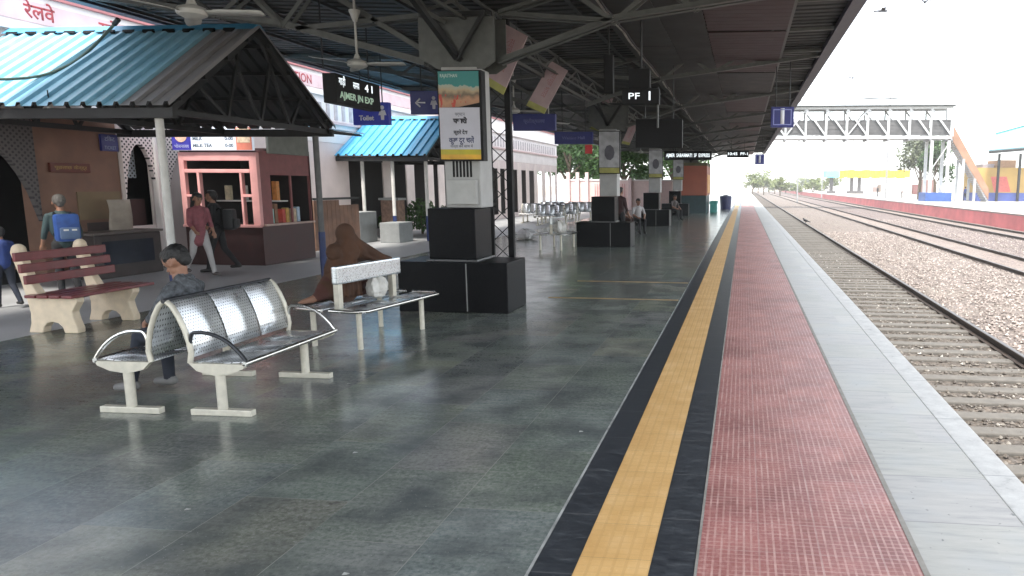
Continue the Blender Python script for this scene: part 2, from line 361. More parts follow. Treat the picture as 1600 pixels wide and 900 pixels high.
GUTTER = M("blue_black_gutter", (.05, .05, .075), .5, var=.25, scale=6)
WHITE = M("white_paint", (.68, .68, .66), .55, var=.1, scale=8); CREAM = M("cream_concrete", (.74, .61, .45), .7, var=.1, scale=10, bump=.15, bscale=90)
STEEL = M("stainless_steel", (.62, .60, .56), .24, 1, var=.08, scale=14); PERF = mat_perf(); CSTEEL = M("cream_steel", (.60, .56, .47), .4, .25, var=.12, scale=16)
DKRUB = M("dark_tube", (.035, .036, .04), .35, .5, var=.2, scale=20)
GRAN = M("black_granite", (.006, .006, .007), .4, var=.5, scale=60, spec=.07); BLACKP = M("black_plastic", (.007, .007, .008), .55, var=.3, scale=20, spec=.2)
PINK = M("pink_wall_paint", (.66, .50, .49), .8, var=.08, scale=2.2, bump=.1); PINKD = M("deep_pink_paint", (.52, .20, .20), .7, var=.12, scale=4)
OFFW = M("off_white_wall", (.82, .77, .75), .8, var=.06, scale=2); BROWNW = M("brown_wall_paint", (.21, .118, .085), .75, var=.18, scale=2.4, bump=.1)
BROWNL = M("tan_wall_panel", (.20, .145, .085), .75, var=.2, scale=2); MAROON = M("maroon_panel", (.055, .022, .021), .55, var=.2, scale=5)
NAVY = M("navy_sign_board", (.016, .022, .16), .4, var=.1, scale=5); NAVYP = M("navy_post_paint", (.02, .035, .12), .5, var=.25, scale=9)
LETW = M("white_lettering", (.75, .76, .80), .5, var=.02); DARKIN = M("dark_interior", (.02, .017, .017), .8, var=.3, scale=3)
SKIN = M("brown_skin", (.27, .135, .085), .5, var=.08, scale=20); HAIR = M("black_hair", (.010, .009, .009), .5, var=.3, scale=60, bump=.4, bscale=120)
LED = M("led_white", (.5, .5, .5), .5, var=.02, emit=(.85, .95, 1), es=.26); LEDG = M("led_green", (.3, .4, .3), .5, var=.02, emit=(.6, .85, .65), es=.06)
RUST = M("rusty_rail_steel", (.055, .04, .033), .7, .3, var=.3, scale=7); RAILTOP = M("polished_rail_head", (.12, .11, .105), .5, .6, var=.2, scale=9)
SLEEPC = M("dusty_concrete_sleeper", (.115, .105, .092), .9, var=.22, scale=6, bump=.2)
BARK = M("bark", (.14, .105, .075), .9, var=.3, scale=9, bump=.4, bscale=30)
LEAFD = mat_leaf("green_leaves", (.030, .075, .018), (.075, .15, .035)); LEAFY = mat_leaf("yellow_green_leaves", (.10, .14, .04), (.22, .24, .09)); LEAFG = mat_leaf("grey_green_leaves", (.09, .11, .06), (.15, .17, .10))

# ------------------------------------------------------------------ ground, platforms, track bed
YB, YE = -14.0, 230.0
b = MB(); b.add([(-900, -300, -1.12), (900, -300, -1.12), (900, 1500, -1.12), (-900, 1500, -1.12)], [(0, 1, 2, 3)]); structure(b, "ground", EARTH)
def strip(name, mat, x0, x1, z, y0=YB, y1=YE, step=None):
    b = MB(); b.add([(x0, y0, z), (x1, y0, z), (x1, y1, z), (x0, y1, z)], [(0, 1, 2, 3)]); return structure(b, name, mat)
strip("forecourt", FORE, -34, -8.4, 0)
strip("platform_floor", SLATE, -8.4, -.98, 0)
strip("dark_paving_band", DARKST, -.965, -.76, 0); strip("dark_paving_band", DARKST, -.41, -.19, 0)
strip("pale_joint_line", M("pale_grout_line", (.34, .34, .32), .8, var=.5, scale=7), -.98, -.965, .001)
strip("tactile_paving", TACT, -.76, -.41, .005)
strip("red_paving", REDP, -.19, .88, .002)
strip("grey_edge_paving", SLAB, .88, 1.53, .0)
MORT = mat_mortar(); strip("mortar_joint", MORT, .872, .902, .0045); strip("mortar_joint", MORT, -.198, -.184, .0045)
b = MB(); b.bbox(1.53, 1.735, YB, YE, -.12, .004, .008); structure(b, "platform_edge", COPING)
b = MB(); b.box(1.60, 1.70, YB, YE, -1.1, -.12); b.box(-34, 1.6, YB, YB+.1, -1.1, -.01); structure(b, "platform_wall", CONC)
YEL = M("worn_yellow_paint", (.42, .27, .12), .6, var=.4, scale=5)
for y in (10.95, 12.95):
    b = MB(); b.box(-3.1, -1.0, y-.035, y+.035, .001, .004); structure(b, "yellow_floor_line", YEL)
# near track bed, ballast between and beyond the tracks
def bedsheet(name, mat, x0, x1, z0, nx, y0=2.0, y1=330.0, rough=.02, bumpx=None):
    ys = [y0+(y1-y0)*(i/150)**2.2 for i in range(151)]
    rows = []
    rnd = random.Random(name)
    for y in ys:
        r = []
        for i in range(nx+1):
            x = x0+(x1-x0)*i/nx; z = z0+rnd.uniform(-rough, rough)
            if bumpx: z += bumpx(x)
            r.append((x, y, z))
        rows.append(r)
    return structure(MB().sheet(rows), name, mat)
bedsheet("track_bed", BAL_IN, 1.7, 4.25, -.925, 12, rough=.012)
def hump(x): return .05*sin((x-4.25)/(8.4-4.25)*pi)
bedsheet("ballast", BAL_OUT, 4.25, 8.45, -.90, 22, rough=.03, bumpx=hump)
LIGHTB = mat_ballast("dusty_ballast", (.29, .24, .215), (.32, .27, .235))
bedsheet("track_bed", LIGHTB, 8.45, 10.22, -.875, 8, rough=.01)
bedsheet("ballast", mat_ballast("grey_pink_ballast", (.22, .178, .168), (.24, .20, .175)), 10.22, 14.15, -.90, 18, rough=.025)
bedsheet("track_bed", LIGHTB, 14.15, 17.02, -.88, 8, rough=.012)
# loose stones over the near ballast (uncountable)
def stones(name, mat, n, xr, yr, z, zf=None, s=(.02, .045)):
    rnd = random.Random(5); vs = []; fs = []
    for k in range(n):
        y = yr[0]+(yr[1]-yr[0])*rnd.random()**1.6; x = rnd.uniform(*xr); r = rnd.uniform(*s)
        zz = z+(zf(x) if zf else 0); o = len(vs)
        a = rnd.uniform(0, 6.28)
        for dx, dy, dz in ((1, .2, .1), (-.2, 1, -.1), (-1, -.1, .15), (.1, -1, .05), (.1, .05, .9), (0, 0, -.6)):
            j = rnd.uniform(.65, 1.25)*r
            vs.append((x+(dx*cos(a)-dy*sin(a))*j, y+(dx*sin(a)+dy*cos(a))*j, zz+dz*j*.9))
        fs += [(o, o+1, o+4), (o+1, o+2, o+4), (o+2, o+3, o+4), (o+3, o, o+4), (o+1, o, o+5), (o+2, o+1, o+5), (o+3, o+2, o+5), (o, o+3, o+5)]
    me = bpy.data.meshes.new(name); me.from_pydata(vs, [], fs); me.materials.append(mat)
    o = bpy.data.objects.new(name, me); COL.objects.link(o); o["kind"] = "stuff"; return o
def stone_mat(nm, cols):
    g = NG(nm); w = g.white(g.vec(g.mt('FLOOR', g.mt('MULTIPLY', g.x, 17)), g.mt('FLOOR', g.mt('MULTIPLY', g.y, 17)), 1)); return g.out(g.ramp(w, cols), .9)
ST1 = stone_mat("pink_grey_stone", [(0, (.10, .08, .07)), (.35, (.215, .18, .16)), (.7, (.28, .235, .21)), (1, (.44, .39, .35))])
ST2 = stone_mat("grey_brown_stone", [(0, (.06, .05, .043)), (.5, (.125, .108, .092)), (.9, (.19, .17, .145)), (1, (.42, .40, .37))])
stones("gravel", ST1, 16000, (4.4, 8.4), (6, 42), -.885, hump)
stones("gravel", ST2, 6000, (1.8, 4.15), (3.5, 30), -.912, None, (.018, .04))
stones("gravel", ST1, 5000, (10.3, 14.1), (16, 60), -.89, None, (.025, .05))
# sleepers of the near track
sp = MB().bbox(-1.22, 1.22, -.12, .12, -.08, .0, .02).build("sleeper", SLEEPC, world=False)
tag(sp, "weathered concrete sleeper lying across the stones of the track beside the near platform", "sleeper", "sleepers of the near track")
sp.location = (3.42, 3.4, -.885)
rr = random.Random(3)
for k in range(1, 150):
    c = sp.copy(); COL.objects.link(c); c.location = (3.42+rr.uniform(-.02, .02), 3.4+k*.56+rr.uniform(-.025, .025), -.890+rr.uniform(-.014, .008))
def rail(x, label):
    r = T("rail", label, "rail", (x, 60, -.9))
    pr = [(-.07, -.9), (.07, -.9), (.07, -.885), (.012, -.868), (.012, -.80), (.035, -.79), (.035, -.762), (-.035, -.762), (-.035, -.79), (-.012, -.80), (-.012, -.868), (-.07, -.885)]
    MB().prism([(x+u*1.15, z) for u, z in pr], 'y', -12, 330).build("rail_web", RUST, r)
    MB().box(x-.033, x+.033, -12, 330, -.7615, -.755).build("rail_head", RAILTOP, r)
rail(2.36, "dark steel rail hidden close under the near platform edge")
rail(4.3, "dark steel rail between the sleepered near track and the pinkish ballast, nearest rail in view")
rail(8.5, "dark rail on the near side of the middle track, beyond the wide ballast strip")
rail(10.17, "dark rail on the far side of the pale dusty middle track")
rail(14.2, "thin dark rail of the farthest track, on its near side")
rail(15.88, "thin dark rail of the farthest track, close along the red wall of the opposite platform")
# opposite platform
b = MB(); b.box(17, 60, 24, 330, -1.1, .10); b.box(17, 60, 14, 24, -1.1, .10); structure(b, "opposite_platform", M("pale_platform_paving", (.36, .34, .31), .7, var=.15, scale=.8))
tag(MB().box(16.95, 16.998, 14, 330, -1.05, .02).build("platform_wall", M("red_platform_wall", (.46, .125, .125), .75, var=.22, scale=.9, bump=.1)), None, None, None, "structure")
b = MB(); b.bbox(16.9, 17.4, 14, 330, .101, .155, .01); structure(b, "platform_edge", M("pale_coping", (.55, .47, .44), .7, var=.2, scale=1.2))

# ------------------------------------------------------------------ the platform canopy
XL, XR, XC = -10.6, 1.74, -3.98
def zroof(x): return 4.44+(4.70-4.44)*(XC-x)/(XC-XL) if x < XC else 4.44+(4.60-4.44)*(x-XC)/(XR-XC)
CY0, CY1 = -0.8, 61.0  # unseen near end, set to light the near floor without a sun patch
cn = T("platform_canopy", "long dark steel platform canopy with latticed trusses running down the platform", "canopy", (XC, 20, 0))
rows = []
y = CY0
while y < CY1:
    for dy, dz in ((0, 0), (.14, 0), (.165, .035), (.225, .035), (.25, 0)):
        if dy == .25: continue
        rows.append([(x, y+dy, zroof(x)+dz) for x in (XL, -7, XC, -1, XR)])
    y += .25
o = MB().sheet(rows).build("roof_sheet", SHEET, cn)
sd = o.modifiers.new("thick", 'SOLIDIFY'); sd.thickness = .012; sd.offset = 1
PURX = [-10.2, -9.0, -7.7, -6.4, -5.1, -2.6]
for x in PURX: MB().ang((x, CY0, zroof(x)-.085), (x, CY1, zroof(x)-.085), .07).build("purlin", DKST, cn)
for k in range(14):
    y0 = -.7+k*4.4; xa, xb = -.66, .66
    b = MB()
    for j in range(18): b.box(xa, xb, y0+.02+j*.237, y0+.02+j*.237+.228, 4.375, 4.39)
    b.build(
        "soffit_panel", SHEETR if k in (2, 3, 5, 7, 10, 13) else SHEET, cn)
for k in range(13): MB().box(-2.2, -1.35, -.7+k*4.7, -.7+k*4.7+4.68, 4.335, 4.35).build("soffit_panel", SHEET, cn)
MB().box(-1.345, -.67, CY0, CY1, 4.352, 4.37).build("soffit_strip", M("dark_soffit", (.011, .012, .012), .6, var=.3, scale=2), cn)
b = MB(); b.bar((.70, CY0, 4.47), (.70, CY1, 4.47), .05, .05); b.bar((.45, CY0, 4.50), (.45, CY1, 4.50), .03, .10)
b.build("edge_angle", GREYST, cn)
b = MB(); b.prism([(1.50, 4.54), (1.50, 4.44), (1.72, 4.46), (1.78, 4.66), (1.75, 4.66), (1.70, 4.48), (1.53, 4.465), (1.53, 4.54)], 'y', CY0, CY1); b.build("gutter", GUTTER, cn)
b = MB(); b.prism([(XL-.04, 4.78), (XL-.04, 4.62), (XL+.16, 4.62), (XL+.16, 4.69), (XL, 4.70), (XL, 4.78)], 'y', CY0, CY1); b.build("gutter", GUTTER, cn)
for k in range(30):
    y = .9+k*2.0
    MB().bar((.73, y, 4.475), (1.51, y, 4.50), .06, .05).build("edge_bracket", GREYST, cn)
# longitudinal lattice girder on the columns
b = MB(); zb, zt = 4.02, 4.36
for dx in (-.12, .12):
    b.ang((XC+dx, CY0, zb), (XC+dx, CY1, zb), .06, flip=1 if dx > 0 else -1); b.ang((XC+dx, CY0, zt), (XC+dx, CY1, zt), .06, flip=1 if dx > 0 else -1)
k = 0; y = CY0
while y < CY1-.9:
    b.bar((XC-.12, y, zb if k % 2 else zt), (XC-.12, y+.9, zt if k % 2 else zb), .04, .012, up=(1, 0, 0))
    b.bar((XC+.12, y, zt if k % 2 else zb), (XC+.12, y+.9, zb if k % 2 else zt), .04, .012, up=(1, 0, 0)); y += .9; k += 1
b.build("lattice_girder", GREYST, cn)
COLY = [9.95+10.8*k for k in range(-2, 5)]
def truss(Y, gus):
    b = MB(); w = .085
    y1, y2 = Y-.10, Y+.06
    for yy in ((y1, y2) if gus else (Y,)):
        b.ang((-3.42, yy, 3.46), (-1.80, yy, 4.0), w, .012); b.ang((-1.80, yy, 4.0), (1.5, yy, 4.44), w, .012)
        b.ang((-3.40, yy, 4.10), (-1.82, yy, 3.97), w*.8, .012); b.ang((-3.40, yy, 4.12), (-2.4, yy, 4.40), w*.7, .012)
        b.ang((-4.52, yy, 3.46), (-6.6, yy, 4.02), w, .012); b.ang((-6.6, yy, 4.02), (-10.4, yy, 4.60), w, .012)
        b.ang((-4.52, yy, 4.10), (-6.4, yy, 3.95), w*.8, .012); b.ang((-4.52, yy, 3.62), (-5.9, yy, 4.44), w*.8, .012)
        for xa, za, xb, zb_ in ((-6.6, 4.02, -7.1, 4.50), (-6.6, 4.02, -6.2, 4.47), (-7.6, 4.17, -7.1, 4.50), (-7.6, 4.17, -8.2, 4.55), (-8.8, 4.35, -8.2, 4.55),
                               (-1.80, 4.0, -2.4, 4.42), (-1.80, 4.0, -1.2, 4.47), (-.7, 4.15, -1.2, 4.47), (-.7, 4.15, -.1, 4.50), (.4, 4.3, -.1, 4.50)):
            b.bar((xa, yy, za), (xb, yy, zb_), .055, .02, up=(0, 1, 0))
        b.bar((XC, yy, 4.40), (XL+.2, yy, 4.635), .08, .07); b.bar((XC, yy, 4.40), (XR-.25, yy, 4.545), .08, .07)
    b.build("truss", GREYST, cn)
    if gus:
        g = MB(); yg = Y-.27
        for yy in (yg, Y+.2):
            g.prism([(-4.50, 4.12), (-4.50, 3.52), (-4.24, 3.37), (-3.58, 3.37), (-3.42, 3.47), (-3.42, 4.12)], 'y', yy, yy+.016)
        g.build("gusset_plate", GREYST, cn)
        g = MB(); g.ang((-3.92, yg-.03, 3.46), (-4.36, yg-.03, 4.10), .07); g.ang((-3.92, yg-.05, 3.46), (-3.50, yg-.05, 4.10), .07)
        g.bar((-4.46, yg-.03, 4.09), (-3.44, yg-.03, 4.09), .06, .06); g.ang((-3.92, yg-.02, 3.48), (-3.92, yg-1.6, 4.06), .07)
        g.ang((-4.1, yg-.02, 3.8), (-4.1, yg-1.2, 4.06), .05)
        g.build("gusset_brace", DKST, cn)
for Y in COLY[1:]: truss(Y, True)
for Y in COLY[1:-1]: truss(Y+5.4, False)
# conduit run along the canopy
cp = T("conduit", "pale bundled cable conduit running along the canopy underside beside the soffit panels", "cable run", (-2.02, 20, 4.4))
pts = [(-2.02+random.uniform(-.015, .015), y, 4.28+random.uniform(-.03, .03)) for y in [CY0+i*.55 for i in range(int((CY1-CY0)/.55))]]
MB().tube(pts, .028, 6).build("cable", M("pale_conduit", (.42, .40, .37), .6, var=.35, scale=5), cp)
MB().tube([(p[0]+.05, p[1], p[2]-.03) for p in pts], .016, 6).build("cable", BLACKP, cp)

# ------------------------------------------------------------------ columns with granite boxes
PW = M("off_white_column_paint", (.36, .36, .355), .5, var=.14, scale=4)
clab = ["canopy column hidden behind the camera", "canopy column beside the camera out of view",
        "nearest canopy column, off-white above a black granite box and broad plinth, with the tall poster",
        "second canopy column from the camera, black granite box behind the far steel bench",
        "third canopy column, black box beside people seated in the distance",
        "fourth canopy column, black box just before the red stall", "farthest canopy column, half hidden by the red stall"]
for i, Y in enumerate(COLY):
    if Y < 5: continue
    c = T("canopy_column", clab[i], "column", (-3.98, Y, 0), "columns along the platform canopy")
    MB().bbox(-4.20, -3.68, Y-.28, Y+.20, 1.47, 3.40, .02).build("shaft", PW, c)
    MB().bbox(-4.43, -3.74, Y-.39, Y+.24, .745, 1.46, .012).build("granite_box", GRAN, c)
    MB().bbox(-4.46, -3.71, Y-.43, Y+.28, .715, .745, .008).build("plinth_cap", M("granite_edge", (.09, .09, .092), .3, var=.2), c)
    p = MB().bbox(-4.86, -3.26, Y-.5, Y+.34, .0, .715, .015).build("granite_plinth", GRAN, c)
    MB().box(-3.86, -3.845, Y-.503, Y-.4995, .02, .70).build("plinth_joint", M("pale_grout", (.25, .25, .24), .7), p)
    if i == 2:
        bx = MB().bbox(-4.15, -3.72, Y-.36, Y-.275, 1.52, 1.86, .01).build("meter_box", M("grey_meter_box", (.40, .40, .39), .5, var=.1), c)
        v = MB()
        for q in range(6): v.box(-4.08+q*.05, -4.05+q*.05, Y-.2835, Y-.279, 1.9, 2.12)
        v.build("vent", BLACKP, c)

# ------------------------------------------------------------------ station building along the forecourt
FX = -12.7
sb = T("station_building", "long pink and white station building with pillars, arches and a lettered parapet behind the forecourt", "building", (FX, 25, 0))
yA0 = atx(0, 300, FX).y-1.6; yA1 = atx(58, 300, FX).y; yB0 = atx(193, 300, FX).y; yB1 = atx(238, 300, FX).y
gaps = [(548, 601), (617, 637), (651, 668), (681, 687), (698, 716), (722, 731), (737, 745), (752, 758), (764, 769), (775, 779), (786, 790), (797, 801), (806, 809.5), (819, 823), (831, 835.5), (844, 848), (856, 859.5), (865.5, 868.3)]
ops = [(yA0, yA1, 0, 2.75), (yB0, yB1, 0.9, 2.7)]
for a, c in [(a_-3.2*(a_ > 760)-2*(600 < a_ < 760), c_+.6*(a_ > 760)) for a_, c_ in gaps]: ops.append((atx(a, 300, FX).y, atx(c, 300, FX).y, .25, 2.62))
ops.sort()
def wallseg(name, mat, x0, x1, ya, yb, z0, z1, openings):
    w = MB(); y = ya
    for (o0, o1, oz0, oz1) in openings:
        if o1 <= ya or o0 >= yb: continue
        w.box(x0, x1, y, o0, z0, z1)
        if oz0 > z0: w.box(x0, x1, o0, o1, z0, oz0)
        if oz1 < z1: w.box(x0, x1, o0, o1, oz1, z1)
        y = o1
    w.box(x0, x1, y, yb, z0, z1); return w.build(name, mat, sb)
yBR = yB0-.05
wallseg("wall", BROWNW, FX-.3, FX, 4.0, yBR, 0, 3.05, ops)
wallseg("wall", M("pale_pink_wall", (.74, .64, .62), .8, var=.08, scale=2), FX-.06, FX-.02, yBR, 47.6, 0, 3.05, ops)
MB().box(FX-.3, FX-.01, 2.0, 47.6, 3.05, 4.42).build("upper_wall", OFFW, sb)
MB().box(FX-.35, FX+.10, 2.0, 47.65, 4.42, 4.50).build("cornice", OFFW, sb)
MB().box(FX-.3, FX+.0, 2.0, 47.6, 4.50, 5.10).build("parapet", OFFW, sb)
MB().box(FX-.35, FX+.08, 2.0, 47.65, 5.10, 5.22).build("parapet_coping", PINKD, sb)
MB().box(FX-.02, FX+.05, 2.0, 47.6, 3.62, 3.70).build("string_course", PINK, sb)
d = MB()
y = 14.5
while y < 47: d.box(FX-.01, FX+.012, y, y+.16, 3.76, 4.22); y += .42
d.build("frieze", M("frieze_grey", (.50, .45, .46), .8), sb)
MB().box(FX-.02, FX+.03, 8.5, 34, 4.62, 4.98).build("name_band", M("pink_name_band", (.72, .52, .53), .7, var=.15, scale=2), sb)
REDLET = M("red_lettering", (.42, .06, .07), .6, var=.1)
for yy, tx in ((12.0, "रेलवे"), (13.6, "स्टेशन"), (16.6, "RAILWAY"), (19.4, "STATION"), (22.8, "रेलवे")):
    text(tx, .34, REDLET, sb, (FX+.032, yy, 4.80), '+x', bold=.006)
# pillars standing proud between the openings
gs = sorted(ops[2:])
for a, c in zip(gs[:-1], gs[1:]):
    y0, y1 = a[1], c[0]
    if y1-y0 > 2.2: y1 = y0+.6
    MB().bbox(FX-.05, FX-.005, y0-.01, y1+.01, .0, 3.0, .03).build("pillar", M("pink_pillar", (.80, .70, .67), .75, var=.08, scale=2), sb)
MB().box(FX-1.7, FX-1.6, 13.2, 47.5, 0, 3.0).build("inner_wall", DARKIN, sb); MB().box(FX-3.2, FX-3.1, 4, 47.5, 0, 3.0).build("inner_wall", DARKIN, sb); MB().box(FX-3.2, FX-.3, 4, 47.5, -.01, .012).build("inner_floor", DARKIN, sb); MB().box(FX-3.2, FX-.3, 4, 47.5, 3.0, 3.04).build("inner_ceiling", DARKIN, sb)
# pointed arches with pierced spandrels
def jali(nm, col):
    g = NG(nm); u = g.mt('MULTIPLY', g.mt('ADD', g.y, g.z), 9.5); v = g.mt('MULTIPLY', g.mt('SUBTRACT', g.y, g.z), 9.5)
    a = g.mt('SUBTRACT', g.mt('FRACT', u), .5); c = g.mt('SUBTRACT', g.mt('FRACT', v), .5)
    hole = g.mt('LESS_THAN', g.mt('ADD', g.mt('MULTIPLY', a, a), g.mt('MULTIPLY', c, c)), .085)
    return g.out(g.mix(hole, col, (.04, .035, .04)), .8)
def arch(y0, y1, zs, zt, top, mat, x0, x1):
    w = MB(); n = 14; ym = (y0+y1)/2; up = []
    for i in range(n+1):
        t = -1+2*i/n; up.append((ym+t*(y1-y0)/2*.97, zs+(zt-zs)*(1-abs(t)**2.2)**.8 if abs(t) < 1 else zs))
    for (ya, za), (yb, zb_) in zip(up[:-1], up[1:]):
        w.prism([(ya, za), (yb, zb_), (yb, top), (ya, top)], 'x', x0, x1)
    return w
arch(yA0, yA1, 1.1, 2.55, 3.0, None, FX+.0, FX+.09).build("arch_lattice", jali("grey_jali", (.11, .10, .10)), sb)
arch(yB0-.05, yB1+.1, 1.35, 2.6, 3.0, None, FX+.0, FX+.09).build("arch_lattice", jali("white_jali", (.74, .66, .65)), sb)
yC1 = atx(272, 300, FX).y
MB().bbox(FX, FX+.14, yB1+.02, yB1+.34, 0, 3.0, .02).build("pillar", OFFW, sb)
arch(yB1+.3, yC1+1.2, 1.35, 2.6, 3.0, None, FX+.002, FX+.092).build("arch_lattice", MATS.get("j") or jali("white_jali_b", (.74, .66, .65)), sb)
d = MB(); d.box(FX-.4, FX-.34, yB0, yB1, 1.9, 2.6); d.build("window_grille", jali("blue_white_jali", (.55, .60, .66)), sb)
d = MB(); d.box(FX-.28, FX-.2, yB0-.1, yB1, .0, 1.45); d.build("door", MAROON, sb)
MB().box(FX+.003, FX+.03, yA1+.9, yBR-.02, .0, 1.02).build("dado_panel", M("dark_dado", (.06, .045, .042), .6, var=.3), sb)
MB().box(FX+.002, FX+.022, yA1+.75, yBR-.05, 1.08, 1.62).build("wall_panel", BROWNL, sb)
# things fixed on the brown wall
def board(name, label, cat, c0, c1, mat, thick=.04, face='+x', group=None, frame=None):
    """flat board with its near face through the two pixel-derived corners"""
    cx = (c0+c1)/2; o = T(name, label, cat, cx, group); m = MB()
    if face == '+x': m.bbox(c0.x-thick, c0.x, min(c0.y, c1.y), max(c0.y, c1.y), min(c0.z, c1.z), max(c0.z, c1.z), .006)
    else: m.bbox(min(c0.x, c1.x), max(c0.x, c1.x), c0.y, c0.y+thick, min(c0.z, c1.z), max(c0.z, c1.z), .006)
    m.build("panel", mat, o); return o
c0 = atx(78, 254, FX+.06); c1 = atx(142, 270, FX+.06)
o = board("wall_sign", "narrow maroon sign with yellow lettering on the brown wall by the dark arch", "sign", c0, c1, M("maroon_sign", (.11, .02, .012), .5), .05)
text("पूछताछ केन्द्र", (c0.z-c1.z)*.5, M("dull_yellow_lettering", (.42, .30, .10), .6), o, (FX+.062, (c0.y+c1.y)/2, (c0.z+c1.z)/2), '+x', width=abs(c1.y-c0.y)*.82)
c0 = atx(157, 209, FX+.06); c1 = atx(186, 237, FX+.06)
o = board("wall_sign", "small navy sign with pale lettering high on the brown wall", "sign", c0, c1, NAVY, .05)
text("टिकट", (c0.z-c1.z)*.34, M("pale_blue_lettering", (.35, .42, .55), .6), o, (FX+.062, (c0.y+c1.y)/2, (c0.z+c1.z)/2+.07), '+x', width=abs(c1.y-c0.y)*.6)
text("TICKET", (c0.z-c1.z)*.28, MATS["pale_blue_lettering"], o, (FX+.062, (c0.y+c1.y)/2, (c0.z+c1.z)/2-.1), '+x', width=abs(c1.y-c0.y)*.7)
# cloth/paper poster hanging off the wall corner
p0 = atx(166, 312, FX+.3); p1 = atx(201, 378, FX+.3)
rows = [[(FX+.3+.03*sin(i*.9)+.02*j, p0.y+(p1.y-p0.y)*(.08*i/8+j/6*(1-.06*sin(i))), p0.z+(p1.z-p0.z)*i/8) for j in range(7)] for i in range(9)]
o = MB().sheet(rows).build("hanging_banner", M("buff_banner", (.36, .31, .26), .8, var=.18, scale=5), smooth=True); o.modifiers.new("thick", 'SOLIDIFY').thickness = .006
tag(o, "pale buff banner hanging at the corner of the brown wall", "banner")
o = T("counter", "dark low counter with a glass front standing against the brown wall", "counter", (FX+.55, 12.6, 0))
MB().bbox(FX+.25, FX+.8, 11.8, 13.3, 0, .82, .015).build("body", M("dark_counter", (.05, .038, .036), .5, var=.3), o)
MB().bbox(FX+.22, FX+.84, 11.76, 13.34, .825, .87, .01).build("top", M("counter_top", (.12, .10, .09), .4), o)
MB().box(FX+.803, FX+.81, 11.95, 13.1, .25, .7).build("glass_front", M("dark_glass", (.03, .035, .05), .1), o)

# ------------------------------------------------------------------ gabled blue sheds
def shed(label, x0, x1, yn, yr, yf, ze, zr, posts, xs=None):
    s = T("gabled_shed", label, "shelter", ((x0+x1)/2, yr, 0))
    def slope(ya, za, yb, zb_, x0, x1):
        ribs = []; x = x0
        while x < x1-.05:
            for dx, dz in ((0, 0), (.165, 0), (.19, .055), (.235, .055), (.255, 0)):
                if dx < .25: ribs.append((x+dx, dz))
            x += .255
        ribs.append((x1, 0))
        return MB().sheet([[(x, y, z+dz) for x, dz in ribs] for y, z in ((ya, za), (yb, zb_))])
    for ya, za in ((yn, ze), (yf, ze)):
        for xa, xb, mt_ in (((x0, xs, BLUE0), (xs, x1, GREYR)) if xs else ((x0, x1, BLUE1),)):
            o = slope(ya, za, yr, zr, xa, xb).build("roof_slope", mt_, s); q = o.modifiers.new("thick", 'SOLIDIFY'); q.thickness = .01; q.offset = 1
    b = MB(); n = int((x1-x0)/.36)
    b.prism([(yr-.16, zr-.045), (yr, zr+.075), (yr+.16, zr-.045), (yr, zr+.045)], 'x', x0, x1); rc = b.build("ridge_cap", BLUE1, s)
    d = MB()
    for k in range(n): d.prism([(yr-.175, zr-.06), (yr-.155, zr-.02), (yr-.12, zr-.02), (yr-.14, zr-.08)], 'x', x0+.1+k*.36, x0+.1+k*.36+.2)
    d.build("ridge_gap", BLACKP, s)
    for ye in (yn+.1, yf-.1): MB().box(x0, x1, ye-.04, ye+.04, ze-.16, ze-.02).build("eave_beam", DKST, s)
    for xx in (x1-.1, (x0+x1)/2, x0+.3):
        b = MB(); a, c, r = (xx, yn+.1, ze-.07), (xx, yf-.1, ze-.07), (xx, yr, zr-.07)
        for p, q in ((a, c), (a, r), (r, c)): b.bar(p, q, .07, .09)
        for t in (.3, .5, .7):
            m = Vector(a).lerp(Vector(c), t)
            e1 = Vector(a).lerp(Vector(r), max(0, min(1, (t-.15)*2))) if t <= .5 else Vector(r).lerp(Vector(c), max(0, (t-.65)*2))
            b.bar(m, e1, .045, .045)
            e2 = Vector(a).lerp(Vector(r), min(1, (t+.1)*2)) if t < .5 else Vector(r).lerp(Vector(c), max(0, (t-.4)*2))
            b.bar(m, e2, .045, .045)
        b.build("gable_truss", DKST, s)
    for k in range(4):
        for ya in (yn, yf):
            t = (k+.5)/4; b = MB(); b.bar((x0, ya+(yr-ya)*t, ze+(zr-ze)*t-.06), (x1, ya+(yr-ya)*t, ze+(zr-ze)*t-.06), .05, .06); b.build("purlin", DKST, s)
    for (px_, py_, zsplit, up) in posts:
        p = MB().cyl((px_, py_, zsplit), (px_, py_, ze-.16), .055, n=14).build("post", up, s, smooth=True)
        MB().cyl((px_, py_, 0), (px_, py_, zsplit), .062, n=14).build("painted_foot", NAVYP, p, smooth=True)
    return s
PGREY = M("grey_post_paint", (.10, .10, .10), .5, var=.2); PWHT = M("white_post_paint", (.60, .59, .56), .5, var=.12, scale=6)
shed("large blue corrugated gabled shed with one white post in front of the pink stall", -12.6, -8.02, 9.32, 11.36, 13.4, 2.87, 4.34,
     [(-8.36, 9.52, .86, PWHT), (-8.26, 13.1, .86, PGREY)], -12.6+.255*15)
shed("smaller bright blue corrugated gabled shed beyond the brown stall, behind the poster column", -13.05, -9.75, 21.1, 23.2, 25.3, 2.66, 3.98,
     [(-12.05, 21.5, .8, PWHT), (-9.95, 21.5, .8, PWHT), (-11.0, 21.4, .8, PWHT)])
